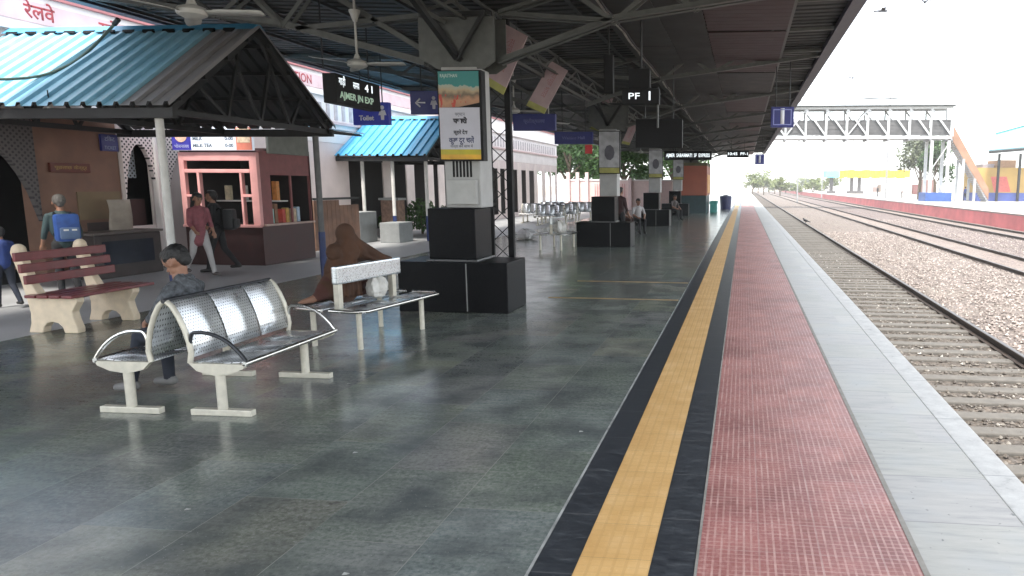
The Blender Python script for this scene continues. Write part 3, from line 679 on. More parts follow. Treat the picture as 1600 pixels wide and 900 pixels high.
for (x, y, l) in ((78, 174, "small white lamp under the eave of the large blue shed above the brown wall"), (183, 190, "small white lamp under the shed eave just left of the white post")):
    p = at(x, y, 9.5 if x < 100 else 12.0); o = T("lamp", l, "lamp", p)
    MB().cyl(p+Vector((0, 0, .1)), p+Vector((0, 0, .3)), .008, n=6).build("stem", BLACKP, o)
    MB().sphere(p, (.05, .05, .05)).build("bulb", M("white_glass", (.7, .7, .68), .3), o, smooth=True)
    MB().cyl(p+Vector((0, 0, .04)), p+Vector((0, 0, .11)), .035, .02).build("holder", WHITE, o)

# ------------------------------------------------------------------ pink stall
KY0, KY1 = 14.4, 16.3; KX0, KX1 = at(283, 300, KY0).x, at(404, 300, KY0).x
KP = M("pink_stall_paint", (.68, .34, .33), .55, var=.1, scale=4)
k = T("food_stall", "pink framed food stall with glass windows and a lit menu board under the shed", "stall", ((KX0+KX1)/2, (KY0+KY1)/2, 0))
MB().box(KX0, KX1, KY0+.04, KY1, 0, .86).build("base_panel", MAROON, k)
MB().box(KX0, KX1, KY0+.3, KY1, 2.5, 2.56).build("roof", MAROON, k)
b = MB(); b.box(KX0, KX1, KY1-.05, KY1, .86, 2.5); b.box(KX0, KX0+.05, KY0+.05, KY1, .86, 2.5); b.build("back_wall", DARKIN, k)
b = MB()
b.bbox(KX0, KX0+.12, KY0, KY0+.1, .86, 2.46, .01); b.bbox(KX1-.17, KX1, KY0, KY0+.1, .86, 2.46, .01)
b.bbox(KX0+.12, KX1-.17, KY0, KY0+.1, 2.28, 2.46, .01); b.bbox(KX0+.12, KX1-.17, KY0, KY0+.1, 2.02, 2.10, .01)
b.bbox(KX0+.40, KX0+.46, KY0, KY0+.1, .86, 2.02, .008); b.bbox(KX1-.42, KX1-.37, KY0, KY0+.1, .86, 2.02, .008)
b.bbox(KX0+.12, KX0+.40, KY0, KY0+.1, 1.5, 1.55, .006); b.bbox(KX1-.37, KX1-.17, KY0, KY0+.1, 1.5, 1.56, .006); b.bbox(KX0+.0, KX1, KY0-.04, KY0+.06, .84, .90, .008)
b.build("front_frame", KP, k)
b = MB(); b.bbox(KX1-.06, KX1, KY0+.1, KY0+.42, .86, 2.5, .01); b.bbox(KX1-.06, KX1, KY1-.06, KY1, .86, 2.5, .01); b.bbox(KX1-.055, KX1-.005, KY0+.42, KY1-.06, 1.98, 2.5, .01)
b.bbox(KX1-.05, KX1-.01, KY0+1.12, KY0+1.17, .9, 1.98, .006); b.build("side_frame", M("dull_pink_panel", (.24, .085, .085), .6, var=.15), k)
MB().bbox(KX1-.08, KX1+.06, KY0+.1, KY1, .86, .905, .01).build("sill", M("pale_sill", (.42, .30, .26), .6), k)
# goods on its shelves
gr = random.Random(11); gl = ["cream", "teal", "brown", "white", "red", "amber", "dark green", "buff", "pale blue", "orange"]
gc = [(.62, .55, .38), (.30, .5, .46), (.22, .10, .05), (.66, .64, .6), (.5, .08, .06), (.6, .36, .08), (.05, .18, .08), (.5, .4, .28), (.4, .5, .62), (.62, .25, .06)]
MB().box(KX0+.1, KX1-.15, KY0+.9, KY0+1.2, 1.38, 1.41).build("shelf", WHITE, k)
for n_ in range(10):
    y = KY0+.5+n_*.135; h = gr.uniform(.2, .5); m_ = M("packet_"+gl[n_].replace(" ", "_"), gc[n_], .5, var=.25, scale=12)
    z0 = .86 if n_ % 3 else 1.41
    if n_ % 3 == 0: y = KY0+1.0
    x = KX1-.22 if n_ % 3 else KX0+.35+n_*.13
    o = MB().bbox(x-.06, x+.06, y-.055, y+.055, z0+.002, z0+h, .012).build("goods_packet", m_)
    tag(o, gl[n_]+" packet among the goods "+("standing on the stall's side window ledge" if n_ % 3 else "on the inner shelf of the pink stall"), "packet", "goods in the pink stall")
o = T("menu_board", "menu board above the pink stall, blue crest end, white price list and orange end", "sign", (KX1-.9, KY0-.06, 2.52))
xa, xb = KX0-.05, KX1-.02
MB().bbox(xa, xb, KY0-.06, KY0+.02, 2.50, 2.99, .008).build("panel", M("menu_white", (.55, .58, .64), .5, var=.04, emit=(.75, .82, .95), es=.10), o)
bl = MB().box(xa+.001, xa+.44, KY0-.068, KY0-.0605, 2.505, 2.985).build("blue_end", M("menu_blue", (.04, .035, .30), .5, var=.1), o)
e = MB(); e.prism([(xa+.22+.14*cos(t*pi/8), 2.80+.13*sin(t*pi/8)) for t in range(16)], 'y', KY0-.074, KY0-.069); e.build("crest", M("menu_crest", (.62, .40, .30), .5, var=.3, scale=14), bl)
text("भोजनालय", .10, M("pale_blue_print", (.45, .47, .72), .5), o, (xa+.22, KY0-.069, 2.58), '-y', width=.34)
og = MB().box(xb-.36, xb-.001, KY0-.068, KY0-.0605, 2.505, 2.985).build("orange_end", M("menu_orange", (.62, .20, .14), .5, var=.15), o)
MB().prism([(xb-.33, 2.66), (xb-.03, 2.66), (xb-.03, 2.96), (xb-.33, 2.96)], 'y', KY0-.074, KY0-.069).build("picture", M("menu_picture", (.62, .48, .34), .5, var=.45, scale=13), og)
MP = M("menu_print", (.10, .13, .16), .6)
for q, (l, r) in enumerate((("SANDWICH", "0-00"), ("MILK", "0-00"), ("MILK TEA", "0-00"))):
    text(l, .105, MP, o, (xa+.48, KY0-.0605, 2.89-q*.145), '-y', center=False, bold=.004); text(r, .105, MP, o, (xb-.62, KY0-.0605, 2.89-q*.145), '-y', center=False, bold=.004)
o = T("signboard", "dull grey-green notice board above the side window of the pink stall", "sign", (KX1+.03, 15.4, 2.55))
MB().bbox(KX1, KX1+.06, KY0+.35, KY1-.1, 2.45, 2.95, .01).build("panel", M("grey_green_board", (.16, .17, .15), .5, var=.2), o)
a = T("awning", "blue corrugated awning over the far side of the pink stall", "awning", (KX1+.3, 16.5, 3.05))
MB().sheet([[(KX1-.2+i*.09, y, 3.16-.10*i/10-(.10 if y > 16 and False else 0)+(.03 if i % 2 else 0)) for i in range(13)] for y in (15.6, 17.4)]).build("sheet", BLUE1, a)
b = MB(); b.bar((KX1+.75, 15.7, 3.02), (KX1+.75, 17.3, 3.02), .04); b.bar((KX1-.1, 15.7, 3.08), (KX1+.8, 15.7, 3.0), .04); b.bar((KX1-.1, 17.3, 3.08), (KX1+.8, 17.3, 3.0), .04); b.build("frame", DKST, a)
# brown wooden partition right of the far shed post
o = T("partition", "brown wooden partition with a dark doorway beyond the far shed post", "partition", (-11.2, 18.6, 0))
b = MB()
for q in range(11): b.bbox(-11.32, -11.27, 17.6+q*.2, 17.79+q*.2, .02, 1.35 if q < 6 else 1.2, .006)
b.build("boards", M("brown_boards", (.20, .11, .075), .7, var=.3, scale=3), o); MB().box(-11.30, -11.25, 17.6, 19.8, 1.36, 1.42).build("rail", DKST, o)
# pale planter blocks by the second shed
for (xx, yy, w_, h_, lb) in ((-12.2, 20.2, 1.0, .95, "taller pale concrete block beside the dark-footed post under the second blue shed"), (-11.1, 20.6, .9, .62, "low pale concrete planter block in front of the shrubs under the second blue shed")):
    tag(MB().bbox(xx, xx+w_*.7, yy, yy+w_, 0, h_, .02).build("planter_block", M("pale_block", (.24, .25, .25), .8, var=.1, bump=.1)), lb, "planter")

# ------------------------------------------------------------------ advertising panel on the nearest column
def poster(Y, label, detail):
    a = T("advert_panel", label, "poster", (-3.87, Y, 2.13), "posters on the canopy columns")
    x0, x1, z0, z1 = -4.19, -3.565, 2.12, 3.33; yf = Y-.44
    MB().bbox(x0, x1, yf, Y-.283, z0, z1, .006).build("case", BLACKP, a)
    if not detail:
        MB().box(x0+.02, x1-.02, yf-.006, yf-.0005, z0+.18, z1-.02).build("poster_face", M("grey_white_print", (.40, .41, .43), .6, var=.3, scale=5), a)
        MB().box(x0+.02, x1-.02, yf-.006, yf-.0005, z0+.02, z0+.17).build("foot_band", M("olive_print", (.35, .34, .10), .6, var=.2), a)
        MB().prism([(-3.87+.15*cos(t*.7), 2.72+.22*sin(t*.7)) for t in range(9)], 'y', yf-.010, yf-.0065).build("printed_figure", M("dark_print", (.10, .10, .12), .6), a)
        return
    zs = [z0+.02, z0+.085, z0+.155, 2.83, 3.20, z1-.015]
    MB().box(x0+.02, x1-.035, yf-.006, yf-.0005, z0+.155, 2.835).build("poster_face", M("poster_white", (.46, .46, .52), .5, var=.05), a)
    MB().box(x0+.02, x1-.035, yf-.006, yf-.0005, zs[1], zs[2]).build("olive_band", M("poster_olive", (.42, .36, .02), .5, var=.15), a)
    MB().box(x0+.02, x1-.035, yf-.006, yf-.0005, zs[0], zs[1]).build("orange_band", M("poster_orange", (.60, .33, .02), .5, var=.2), a)
    g = NG("poster_picture"); t = g.mt('DIVIDE', g.z, 1.0)
    n = g.noise(7, 6, g.vec(g.x, 0.0, g.mt('MULTIPLY', g.z, .8))); f = g.mt('ADD', t, g.mt('MULTIPLY', g.mt('SUBTRACT', n, .5), .22))
    col = g.ramp(f, [(.70, (.30, .16, .10)), (.80, (.42, .22, .12)), (.87, (.12, .09, .06)), (.93, (.40, .30, .18)), (.99, (.30, .36, .30)), (1.06, (.06, .26, .24)), (1.2, (.03, .20, .19))])
    n2 = g.noise(16, 4, g.vec(g.x, 0.0, g.mt('MULTIPLY', g.z, .35))); redm = g.mt('MULTIPLY', g.mt('GREATER_THAN', n2, .56), g.mt('LESS_THAN', t, .88))
    g.out(g.mix(redm, col, (.42, .05, .03)), .5)
    pm = MB(); pm.prism([(x0+.02, 2.835), (x0+.3, 2.842), (x1-.035, 2.90), (x1-.035, z1-.015), (x0+.02, z1-.015)], 'y', yf-.006, yf-.0005); pm.build("poster_picture", g.m, a)
    inkd = M("poster_ink", (.05, .05, .06), .6, var=.05)
    text("RAJASTHAN", .065, M("poster_pale_ink", (.5, .6, .55), .5), a, (-4.02, yf-.0062, 3.255), '-y', width=.24)
    text("पर्यटन", .06, inkd, a, (-3.88, yf-.0062, 2.745), '-y', width=.14); text("पधारो", .085, inkd, a, (-3.88, yf-.0062, 2.655), '-y', width=.20, bold=.006)
    text("म्हारे देस", .07, inkd, a, (-3.88, yf-.0062, 2.50), '-y', width=.20, bold=.002); text("कुछ दूर चलें", .10, M("poster_navy_ink", (.05, .06, .14), .6), a, (-3.87, yf-.0062, 2.395), '-y', width=.36, bold=.002)
    text("यात्रा करें साथ में", .05, inkd, a, (-3.87, yf-.0062, 2.315), '-y', width=.32)
for i, Y in enumerate(COLY):
    if i < 2 or i > 5: continue
    poster(Y, ["", "", "tall lit-coloured poster with green top and yellow foot on the nearest column", "grey-white poster with a dark printed figure on the second column",
               "small pale poster on the third column", "small pale poster on the fourth column near the red stall"][i], i == 2)
# lattice mast beside the column
m = T("lattice_mast", "slim black lattice mast with crossed bracing standing right of the nearest column", "mast", (-3.35, 11.1, 0))
b = MB(); xm0, xm1 = at(768, 350, 11.15).x, at(798, 350, 11.15).x; b.box(xm0-.035, xm0+.035, 11.16, 11.21, .0, 4.4); b.box(xm1-.045, xm1+.045, 11.14, 11.23, 0, 4.4); b.build("post", BLACKP, m)
b = MB(); z = .25; f_ = 0
while z < 4.2:
    b.bar((xm0, 11.19, z), (xm1, 11.19, z+.30), .014, .008, up=(0, 1, 0)); b.bar((xm1, 11.205, z), (xm0, 11.205, z+.30), .014, .008, up=(0, 1, 0)); z += .31
b.build("bracing", DKST, m)

# ------------------------------------------------------------------ signs and displays
def hang(o, pts, r=.012, mat=None):
    b = MB()
    for p, q in pts: b.cyl(p, q, r, n=8)
    return b.build("hanger", mat or DKST, o)
d = T("train_display", "black hanging train display with white and green lettering, seen at an angle", "display", (-6.3, 10.95, 3.2))
MB().bbox(-6.4, -6.19, 10.42, 11.75, 3.02, 3.46, .015).build("case", BLACKP, d)
text("गाड़ी", .16, LED, d, (-6.188, 10.60, 3.35), '+x', width=.18); text("समय", .15, LED, d, (-6.188, 11.0, 3.34), '+x', width=.18); text("4 1", .16, LED, d, (-6.188, 11.40, 3.34), '+x', width=.24, bold=.004)
text("AJMER JN EXP", .14, LEDG, d, (-6.188, 11.02, 3.15), '+x', width=1.0, bold=.004)
hang(d, [((-6.3, 10.3, 3.5), (-6.3, 10.3, 4.5)), ((-6.3, 11.6, 3.5), (-6.3, 11.6, 4.5))])
def signbox(label, a0, a1, Y, mat, parts, name="hanging_sign", cat="sign", thick=.12, hangers=True, top=None):
    p0 = at(*a0, Y); p1 = at(*a1, Y); c = (p0+p1)/2; o = T(name, label, cat, c)
    MB().bbox(p0.x, p1.x, Y, Y+thick, p1.z, p0.z, .01).build("case", mat, o)
    w = p1.x-p0.x; h = p0.z-p1.z
    for (t, sx, sz, fw, fh, mt, bd) in parts: text(t, h*fh, mt, o, (c.x+sx*w, Y-.0005, c.z+sz*h), '-y', width=(w*fw if fw else None), bold=bd)
    if hangers: hang(o, [((p0.x+w*.2, Y+thick/2, p0.z), (p0.x+w*.2, Y+thick/2, top or 4.48)), ((p0.x+w*.8, Y+thick/2, p0.z), (p0.x+w*.8, Y+thick/2, top or 4.48))])
    return o, p0, p1
def person_icon(o, cx, cz, s, Y, mat):
    b = MB(); b.prism([(cx+.16*s*cos(t*pi/5), cz+.36*s+.16*s*sin(t*pi/5)) for t in range(10)], 'y', Y-.003, Y-.0005)
    b.prism([(cx-.2*s, cz+.16*s), (cx+.2*s, cz+.16*s), (cx+.32*s, cz-.2*s), (cx+.14*s, cz-.2*s), (cx+.12*s, cz-.55*s), (cx-.12*s, cz-.55*s), (cx-.14*s, cz-.2*s), (cx-.32*s, cz-.2*s)], 'y', Y-.003, Y-.0005)
    return b.build("pictogram", mat, o)
BLUEP = M("bright_navy_panel", (.02, .03, .24), .45, var=.12, emit=(.02, .03, .25), es=.05)
o, p0, p1 = signbox("blue hanging sign with white toilet letters and a person pictogram below the black display", (550, 160), (608, 195), 13.4, BLUEP, [("शौचालय", -.18, .30, .42, .22, LETW, .002), ("Toilet", -.12, -.2, .42, .3, LETW, .006)])
person_icon(o, p0.x+(p1.x-p0.x)*.83, (p0.z+p1.z)/2+.02, .26, 13.4, LETW)
o, p0, p1 = signbox("dark navy hanging sign with a left arrow, half behind the tall poster", (640, 142), (722, 178), 13.0, NAVY, [("←", -.30, -.02, .2, .6, LETW, .004)])
person_icon(o, p0.x+(p1.x-p0.x)*.46, (p0.z+p1.z)/2+.0, .22, 13.0, M("dim_white", (.4, .4, .45), .5)); person_icon(o, p0.x+(p1.x-p0.x)*.62, (p0.z+p1.z)/2, .22, 13.0, MATS["dim_white"])
signbox("navy hanging sign with faint pale lettering right of the lattice mast", (801, 178), (868, 204), 16.6, NAVY, [("प्रतीक्षालय", 0, .05, .5, .3, M("faint_blue_lettering", (.14, .16, .34), .5), .002)])
signbox("darker navy hanging sign farther along, above the white building's end", (866, 206), (926, 225), 20.0, NAVY, [("Waiting Hall", 0, 0, .6, .32, MATS["faint_blue_lettering"], .002)])
signbox("large black hanging screen turned off, right of the second column", (993, 186), (1066, 231), 15.4, BLACKP, [], "screen", "screen", .16)
d, p0, p1 = signbox("small black clock display with bright white PF 1 digits", (972, 138), (1030, 163), 11.2, BLACKP, [("PF", -.18, 0, .30, .55, LED, .0), ("1", .24, 0, 0, .75, LED, .004)], "platform_display", "display", .14, False)
MB().bbox(p0.x+.1, p1.x-.15, 11.22, 11.33, p0.z, p0.z+.30, .01).build("junction_box", BLACKP, d)
hang(d, [(((p0.x+p1.x)/2, 11.27, p0.z+.3), ((p0.x+p1.x)/2, 11.27, 4.5))], .018)
hang(d, [((p1.x-.03, 11.27, p1.z-.35), (p1.x-.03, 11.27, p0.z+.02))], .016, GREYST)
d = T("loudspeaker", "slim black column loudspeaker hanging from the canopy above the second column", "loudspeaker", at(951, 115, 11.5))
p0, p1 = at(943, 85, 11.5), at(958, 146, 11.5)
MB().bbox(p0.x, p1.x, 11.5, 11.62, p1.z, p0.z, .012).build("case", BLACKP, d); hang(d, [(((p0.x+p1.x)/2, 11.56, p0.z), ((p0.x+p1.x)/2, 11.56, 4.5))], .014)
for (a0, a1, Y, lb, sz) in (((1205, 167), (1240, 199), 16.0, "nearer blue platform number sign hanging from the canopy edge showing a white 1", 1), ((1180, 241), (1194, 257), 38.0, "farther small blue platform number sign under the canopy edge", 1)):
    o, p0, p1 = signbox(lb, a0, a1, Y, NAVY, [("1", 0, 0, 0, 1.0, LETW, .02)], "platform_number_sign", "sign", .12, True, 4.52)
    o["group"] = "platform number signs"; b = MB(); x0, x1, z0, z1 = p0.x+.05, p1.x-.05, p1.z+.05, p0.z-.05
    for q in ((x0, x1, z0, z0+.02), (x0, x1, z1-.02, z1), (x0, x0+.02, z0+.02, z1-.02), (x1-.02, x1, z0+.02, z1-.02)): b.box(q[0], q[1], Y-.003, Y-.0005, q[2], q[3])
    b.build("border", M("pale_blue_border", (.25, .27, .55), .5), o)
signbox("long LED train board glowing white far down the platform above the red stall", (1038, 236), (1112, 250), 39.0, BLACKP, [("AJMER  SABARMATI  SF  EXPRESS", 0, 0, .92, .55, LED, .004)], "train_display", "display", .2)
signbox("shorter LED train board glowing white nearest the far canopy end", (1136, 235), (1170, 246), 41.0, BLACKP, [("10:45  PF-1", 0, 0, .9, .55, LED, .004)], "train_display", "display", .2)
# tilted hanging banners
def banner(pts, Y, label, foot=True):
    P = [at(x, y, Y) for x, y in pts]; c = sum(P, Vector())/4; o = T("hanging_banner", label, "banner", c, "tilted banners under the canopy")
    mcol = M("pinkish_banner", (.40, .30, .31), .6, var=.12, scale=4)
    def q(a, b_): return (P[0].lerp(P[1], a)).lerp(P[3].lerp(P[2], a), b_)
    def pane(b0, b1, name, mat, y0, dy):
        ps = [q(0, b0), q(1, b0), q(1, b1), q(0, b1)]; MB().prism([(p.x, p.z) for p in ps], 'y', Y+y0, Y+y0+dy).build(name, mat, o)
    pane(0, .88 if foot else 1, "board", mcol, 0, .03)
    if foot: pane(.88, 1, "foot_band", M("olive_banner_foot", (.33, .33, .10), .6), 0, .03)
    ang = math.atan2((P[1]-P[0]).z, (P[1]-P[0]).x); up = math.atan2((P[0]-P[3]).z, (P[0]-P[3]).x)
    R_ = Matrix.Rotation(-(up-pi), 4, 'Y') @ Matrix.Rotation(pi/2, 4, 'X')
    L = (P[0]-P[3]).length
    text("स्वच्छ भारत", L*.14, M("faint_red_print", (.34, .16, .17), .6), o, q(.5, .42)+Vector((0, -.0005, 0)), R_, width=L*.55)
    b = MB(); b.cyl(q(.5, .02)+Vector((0, .02, 0)), q(.5, .02)+Vector((0, .02, .25)), .008, n=6); b.build("hanger", DKST, o)
banner([(790, 38), (824, 56), (786, 148), (757, 130)], 11.0, "nearest tilted pink banner, partly behind the poster column")
banner([(861, 95), (887, 110), (850, 178), (822, 165)], 14.5, "second tilted pink banner, shown whole with an olive foot band")
banner([(947, 149), (958, 154), (935, 205), (921, 201)], 21.0, "third tilted banner, narrow, left of the PF 1 display")
banner([(986, 190), (997, 194), (983, 227), (971, 224)], 26.0, "farthest small pale tilted banner left of the large screen")
tag(MB().bbox(*[v for v in (at(914, 226, 19).x, at(925, 226, 19).x)], 19, 19.03, at(914, 240, 19).z, at(914, 226, 19).z, .004).build("red_flag_sign", M("red_sign", (.55, .03, .04), .5, var=.2)), "small bright red plate hanging left of the second column poster", "sign")

# ------------------------------------------------------------------ ceiling fans
def fan(label, p, rz):
    f = T("ceiling_fan", label, "fan", p, "ceiling fans along the canopy", rz)
    FW = M("dusty_fan_paint", (.40, .40, .38), .5, var=.12, scale=9)
    zr_ = 4.45-p[2]
    MB().cyl((0, 0, .03), (0, 0, zr_), .016, n=10).build("rod", FW, f, True, False)
    MB().lathe([(.001, .0+zr_-.42), (.03, zr_-.42), (.07, zr_-.30), (.075, zr_-.27), (.001, zr_-.27)], n=16).build("canopy_cup", FW, f, True, False)
    MB().lathe([(.001, -.075), (.07, -.07), (.13, -.04), (.14, 0), (.12, .03), (.05, .055), (.025, .12), (.001, .12)], n=24).build("motor", FW, f, True, False)
    for q in range(3):
        a = q*2*pi/3; R_ = Matrix.Rotation(a, 3, 'Z'); m_ = MB()
        rows = []
        for i, (r, w0) in enumerate(((.12, .03), (.2, .035), (.24, .07), (.45, .075), (.64, .065), (.68, .045))):
            rows.append([R_ @ Vector((r, t*w0, -.01-.012*t)) for t in (-1, 0, 1)])
        m_.sheet(rows); o = m_.build("blade", FW, f, True, False); s_ = o.modifiers.new("t", 'SOLIDIFY'); s_.thickness = .006
    return f
FANS = [(6.7, "nearest ceiling fan with wide blades at the top of the view above the blue shed", .15), (9.7, "second ceiling fan on its long rod, left of the poster column", .05), (16.0, "third ceiling fan, small, right of the lattice mast", .3), (18.9, "fourth ceiling fan above the second navy sign", .9), (25.6, "fifth ceiling fan, far down the platform", .5), (36, "farthest small ceiling fan", .2)]
for y, l, rz in FANS: fan(l, (-5.42 if y < 12 else -5.25, y, 3.47), rz)

# ------------------------------------------------------------------ steel benches
def arc(c0, c1, c2, n=8):
    return [Vector(c0)*(1-t)**2+Vector(c1)*2*t*(1-t)+Vector(c2)*t*t for t in [i/n for i in range(n+1)]]
def half_bench(root, s, L, high=True):
    """one seat side; s=+1 faces +X. back edge of seat at x=.14*s"""
    n = 3; w = L/n
    sp_ = [(.60, .425), (.585, .437), (.45, .425), (.30, .415), (.17, .425)]
    for k in range(n):
        y0 = -L/2+k*w+.012; y1 = y0+w-.024
        o = MB().sheet([[(x*s, y, z) for x, z in sp_] for y in (y0, y1)]).build("seat", PERF, root, True, False)
        q = o.modifiers.new("t", 'SOLIDIFY'); q.thickness = .012
        if high:
            bp = [(.175, .46), (.165, .56), (.14, .66), (.105, .76), (.07, .84), (.045, .885), (.02, .90)]
            o = MB().sheet([[(x*s, y, z) for x, z in bp] for y in (y0, y1)]).build("backrest", PERF, root, True, False)
            q = o.modifiers.new("t", 'SOLIDIFY'); q.thickness = .012
    MB().tube([(.615*s, -L/2-.02, .425), (.615*s, L/2+.02, .425)], .02, 10).build("front_rail", STEEL, root, True, False)
    for y in (-L/2, L/2):
        if high:
            MB().tube([(.16*s, y, .42)]+[(x*s, y, z) for x, z in ((.175, .50), (.165, .58), (.14, .68), (.10, .78), (.055, .86), (.015, .895))], .021, 10).build("back_frame", CSTEEL, root, True, False)
        pr = [(.16*s, .42), (.62*s, .42), (.60*s, .385), (.50*s, .345), (.36*s, .325), (.22*s, .36)]
        MB().prism(pr, 'y', y-.02, y+.02).build("side_bracket", CSTEEL, root, False, False)
        MB().tube(arc((.17*s, y, .44), (.16*s, y, .66), (.22*s, y, .66))+arc((.22*s, y, .66), (.46*s, y, .68), (.62*s, y, .44))[1:], .015, 8).build("armrest", DKRUB if y < 0 and s > 0 else STEEL, root, True, False)
    for y in (-L/2+.02, L/2-.12):
        lg = MB().cyl((.38*s, y, .05), (.38*s, y, .35), .036, n=16).build("leg", CSTEEL, root, True, False)
        MB().bbox(.38*s-.25, .38*s+.25, y-.03, y+.03, .0, .05, .006).build("foot_bar", CSTEEL, lg, False, False)
b1 = T("steel_bench", "nearest shiny steel double bench with tall perforated arched backs, the boy on its far side", "bench", (-4.42, 5.52, 0), "steel waiting benches", radians(1.5))
half_bench(b1, 1, 1.24); half_bench(b1, -1, 1.24)
MB().tube([(0, -.64, .902), (0, .64, .902)], .018, 8).build("top_rail", DKRUB, b1, True, False)
b2 = T("steel_bench", "low-backed steel bench with flat metal seats, under the person in the brown shawl", "bench", (-4.36, 7.80, 0), "steel waiting benches", radians(-9))
L2 = 1.42
for s in (1, -1):
    for k_ in range(3):
        y0 = -L2/2+k_*L2/3+.012
        o = MB().sheet([[(x*s, y, z) for x, z in ((.46, .432), (.40, .442), (.25, .43), (.08, .44))] for y in (y0, y0+L2/3-.024)]).build("seat", PERF, b2, True, False); o.modifiers.new("t", 'SOLIDIFY').thickness = .012
    MB().tube([(.05*s, -L2/2-.03, .44), (.36*s, -L2/2-.03, .44), (.47*s, -L2/2+.06, .44), (.48*s, 0, .44), (.47*s, L2/2-.06, .44), (.36*s, L2/2+.03, .44), (.05*s, L2/2+.03, .44)], .02, 10).build("seat_frame", STEEL, b2, True, False)
    for y in (-L2/2+.12, L2/2-.16): MB().cyl((.30*s, y, 0), (.30*s, y, .43), .03, n=14).build("leg", CSTEEL, b2, True, False)
for y in (-L2/2+.18, L2/2-.30): MB().bbox(-.035, .035, y-.035, y+.035, .42, .80, .01).build("back_post", CSTEEL, b2, False, False)
MB().bbox(-.03, .05, -L2/2+.12, L2/2-.18, .70, .90, .02).build("backrest", M("brushed_steel_back", (.62, .65, .66), .3, .85, var=.15, scale=9, stretch=(1, 8, 8)), b2, False, False)
for (x, y, l) in ((-5.25, 19.6, "steel bench with a white bag on it just before the second column"), (-4.9, 26.2, "far steel bench beside the third column's black box"), (-8.6, 31.0, "steel bench in the forecourt row nearest the lattice mast"), (-8.6, 33.6, "steel bench second along the forecourt row before the pillars"), (-8.5, 36.4, "steel bench third along the forecourt row before the pillars"), (-9.9, 33.0, "steel bench in the row right against the building pillars"), (-9.9, 36.0, "steel bench farthest along the row against the pillars")):
    c = copy_tree(b1 if x < -8 else b2); c.location = (x, y, 0); c.rotation_euler.z = radians(92 if x < -8 else -4); c["label"] = l
# ------------------------------------------------------------------ cream concrete bench with maroon slats
cb = T("slatted_bench", "cream concrete bench with dark red slats by the blue shed", "bench", (-8.28, 8.02, 0), None, radians(2))
SLAT = M("dark_red_slat", (.17, .028, .030), .35, var=.22, scale=6)
poly = [(-.30, 0), (-.12, 0), (-.10, .07), (-.05, .12), (.02, .135), (.09, .12), (.14, .07), (.16, 0), (.33, 0), (.335, .06), (.30, .16), (.28, .26), (.36, .38), (.36, .435), (-.10, .43), (-.20, .60), (-.29, .93), (-.30, .99), (-.34, 1.03), (-.40, 1.02), (-.42, .97), (-.40, .90), (-.34, .70), (-.28, .42), (-.25, .25), (-.26, .12)]
for y in (-.46, .36):
    b = MB(); b.prism(poly, 'y', y-.055, y+.055); o = b.build("side_slab", CREAM, cb, False, False); q = o.modifiers.new("b", 'BEVEL'); q.width = .012; q.segments = 2
    MB().sphere((-.355, y, 1.0), (.07, .075, .07)).build("knob", CREAM, cb, True, False)
for i in range(4):
    x = -.13+i*.155; MB().bbox(x-.065, x+.065, -.62, .62, .437, .475, .008).build("seat_slat", SLAT, cb, False, False)
for i in range(3):
    z = .60+i*.135; x = -.178-.052*i
    MB().bbox(x-.0, x+.04, -.62, .62, z, z+.105, .008).build("back_slat", SLAT, cb, False, False)

# ------------------------------------------------------------------ stalls farther down the platform
s = T("stall", "red-orange stall with a dark base far down the platform", "stall", (-3.5, 46.5, 0))
x0, x1 = at(1060, 333, 46).x, at(1104, 331, 46).x
MB().bbox(x0, x1, 46, 50.5, 1.15, 3.05, .02).build("body", M("red_orange_board", (.33, .10, .06), .6, var=.12, scale=1.5), s)
MB().box(x0, x1, 46.003, 50.5, 3.05, 3.25).build("roof", M("olive_top", (.10, .10, .05), .7), s)
MB().box(x0+.05, x1-.05, 46.05, 50.4, .0, 1.15).build("base", M("dark_teal_base", (.02, .045, .05), .5, var=.2), s)
MB().box(x1, x1+.03, 46.4, 50.2, 1.3, 2.5).build("side_board", M("yellow_orange_board", (.62, .33, .10), .6, var=.2, scale=1), s)
for y in (47.5, 49.2):
    o = T("crate_stand", "teal green stand on the floor beside the red stall, " + ("nearer one" if y < 48 else "farther one"), "stand", (x1+.35, y, 0))
    MB().bbox(x1+.1, x1+.6, y, y+.6, .55, .75, .02).build("top", M("teal_paint", (.05, .28, .25), .5), o); MB().bbox(x1+.14, x1+.56, y+.04, y+.56, 0, .55, .02).build("cabinet", MATS["teal_paint"], o)
o = T("dustbin", "dark blue bin beyond the red stall at the platform side", "bin", (x1+1.0, 55, 0)); MB().lathe([(.001, 0), (.4, 0), (.46, .9), (.43, 1.0), (.001, 1.02)], n=16, c=(x1+1.0, 55, 0)).build("body", M("dark_blue_plastic", (.015, .02, .08), .5), o, True)
MB().cyl((x1+1.0, 55, 1.03), (x1+1.0, 55, 1.1), .3, .1).build("lid", M("dark_blue_plastic", (.015, .02, .08), .5), o)
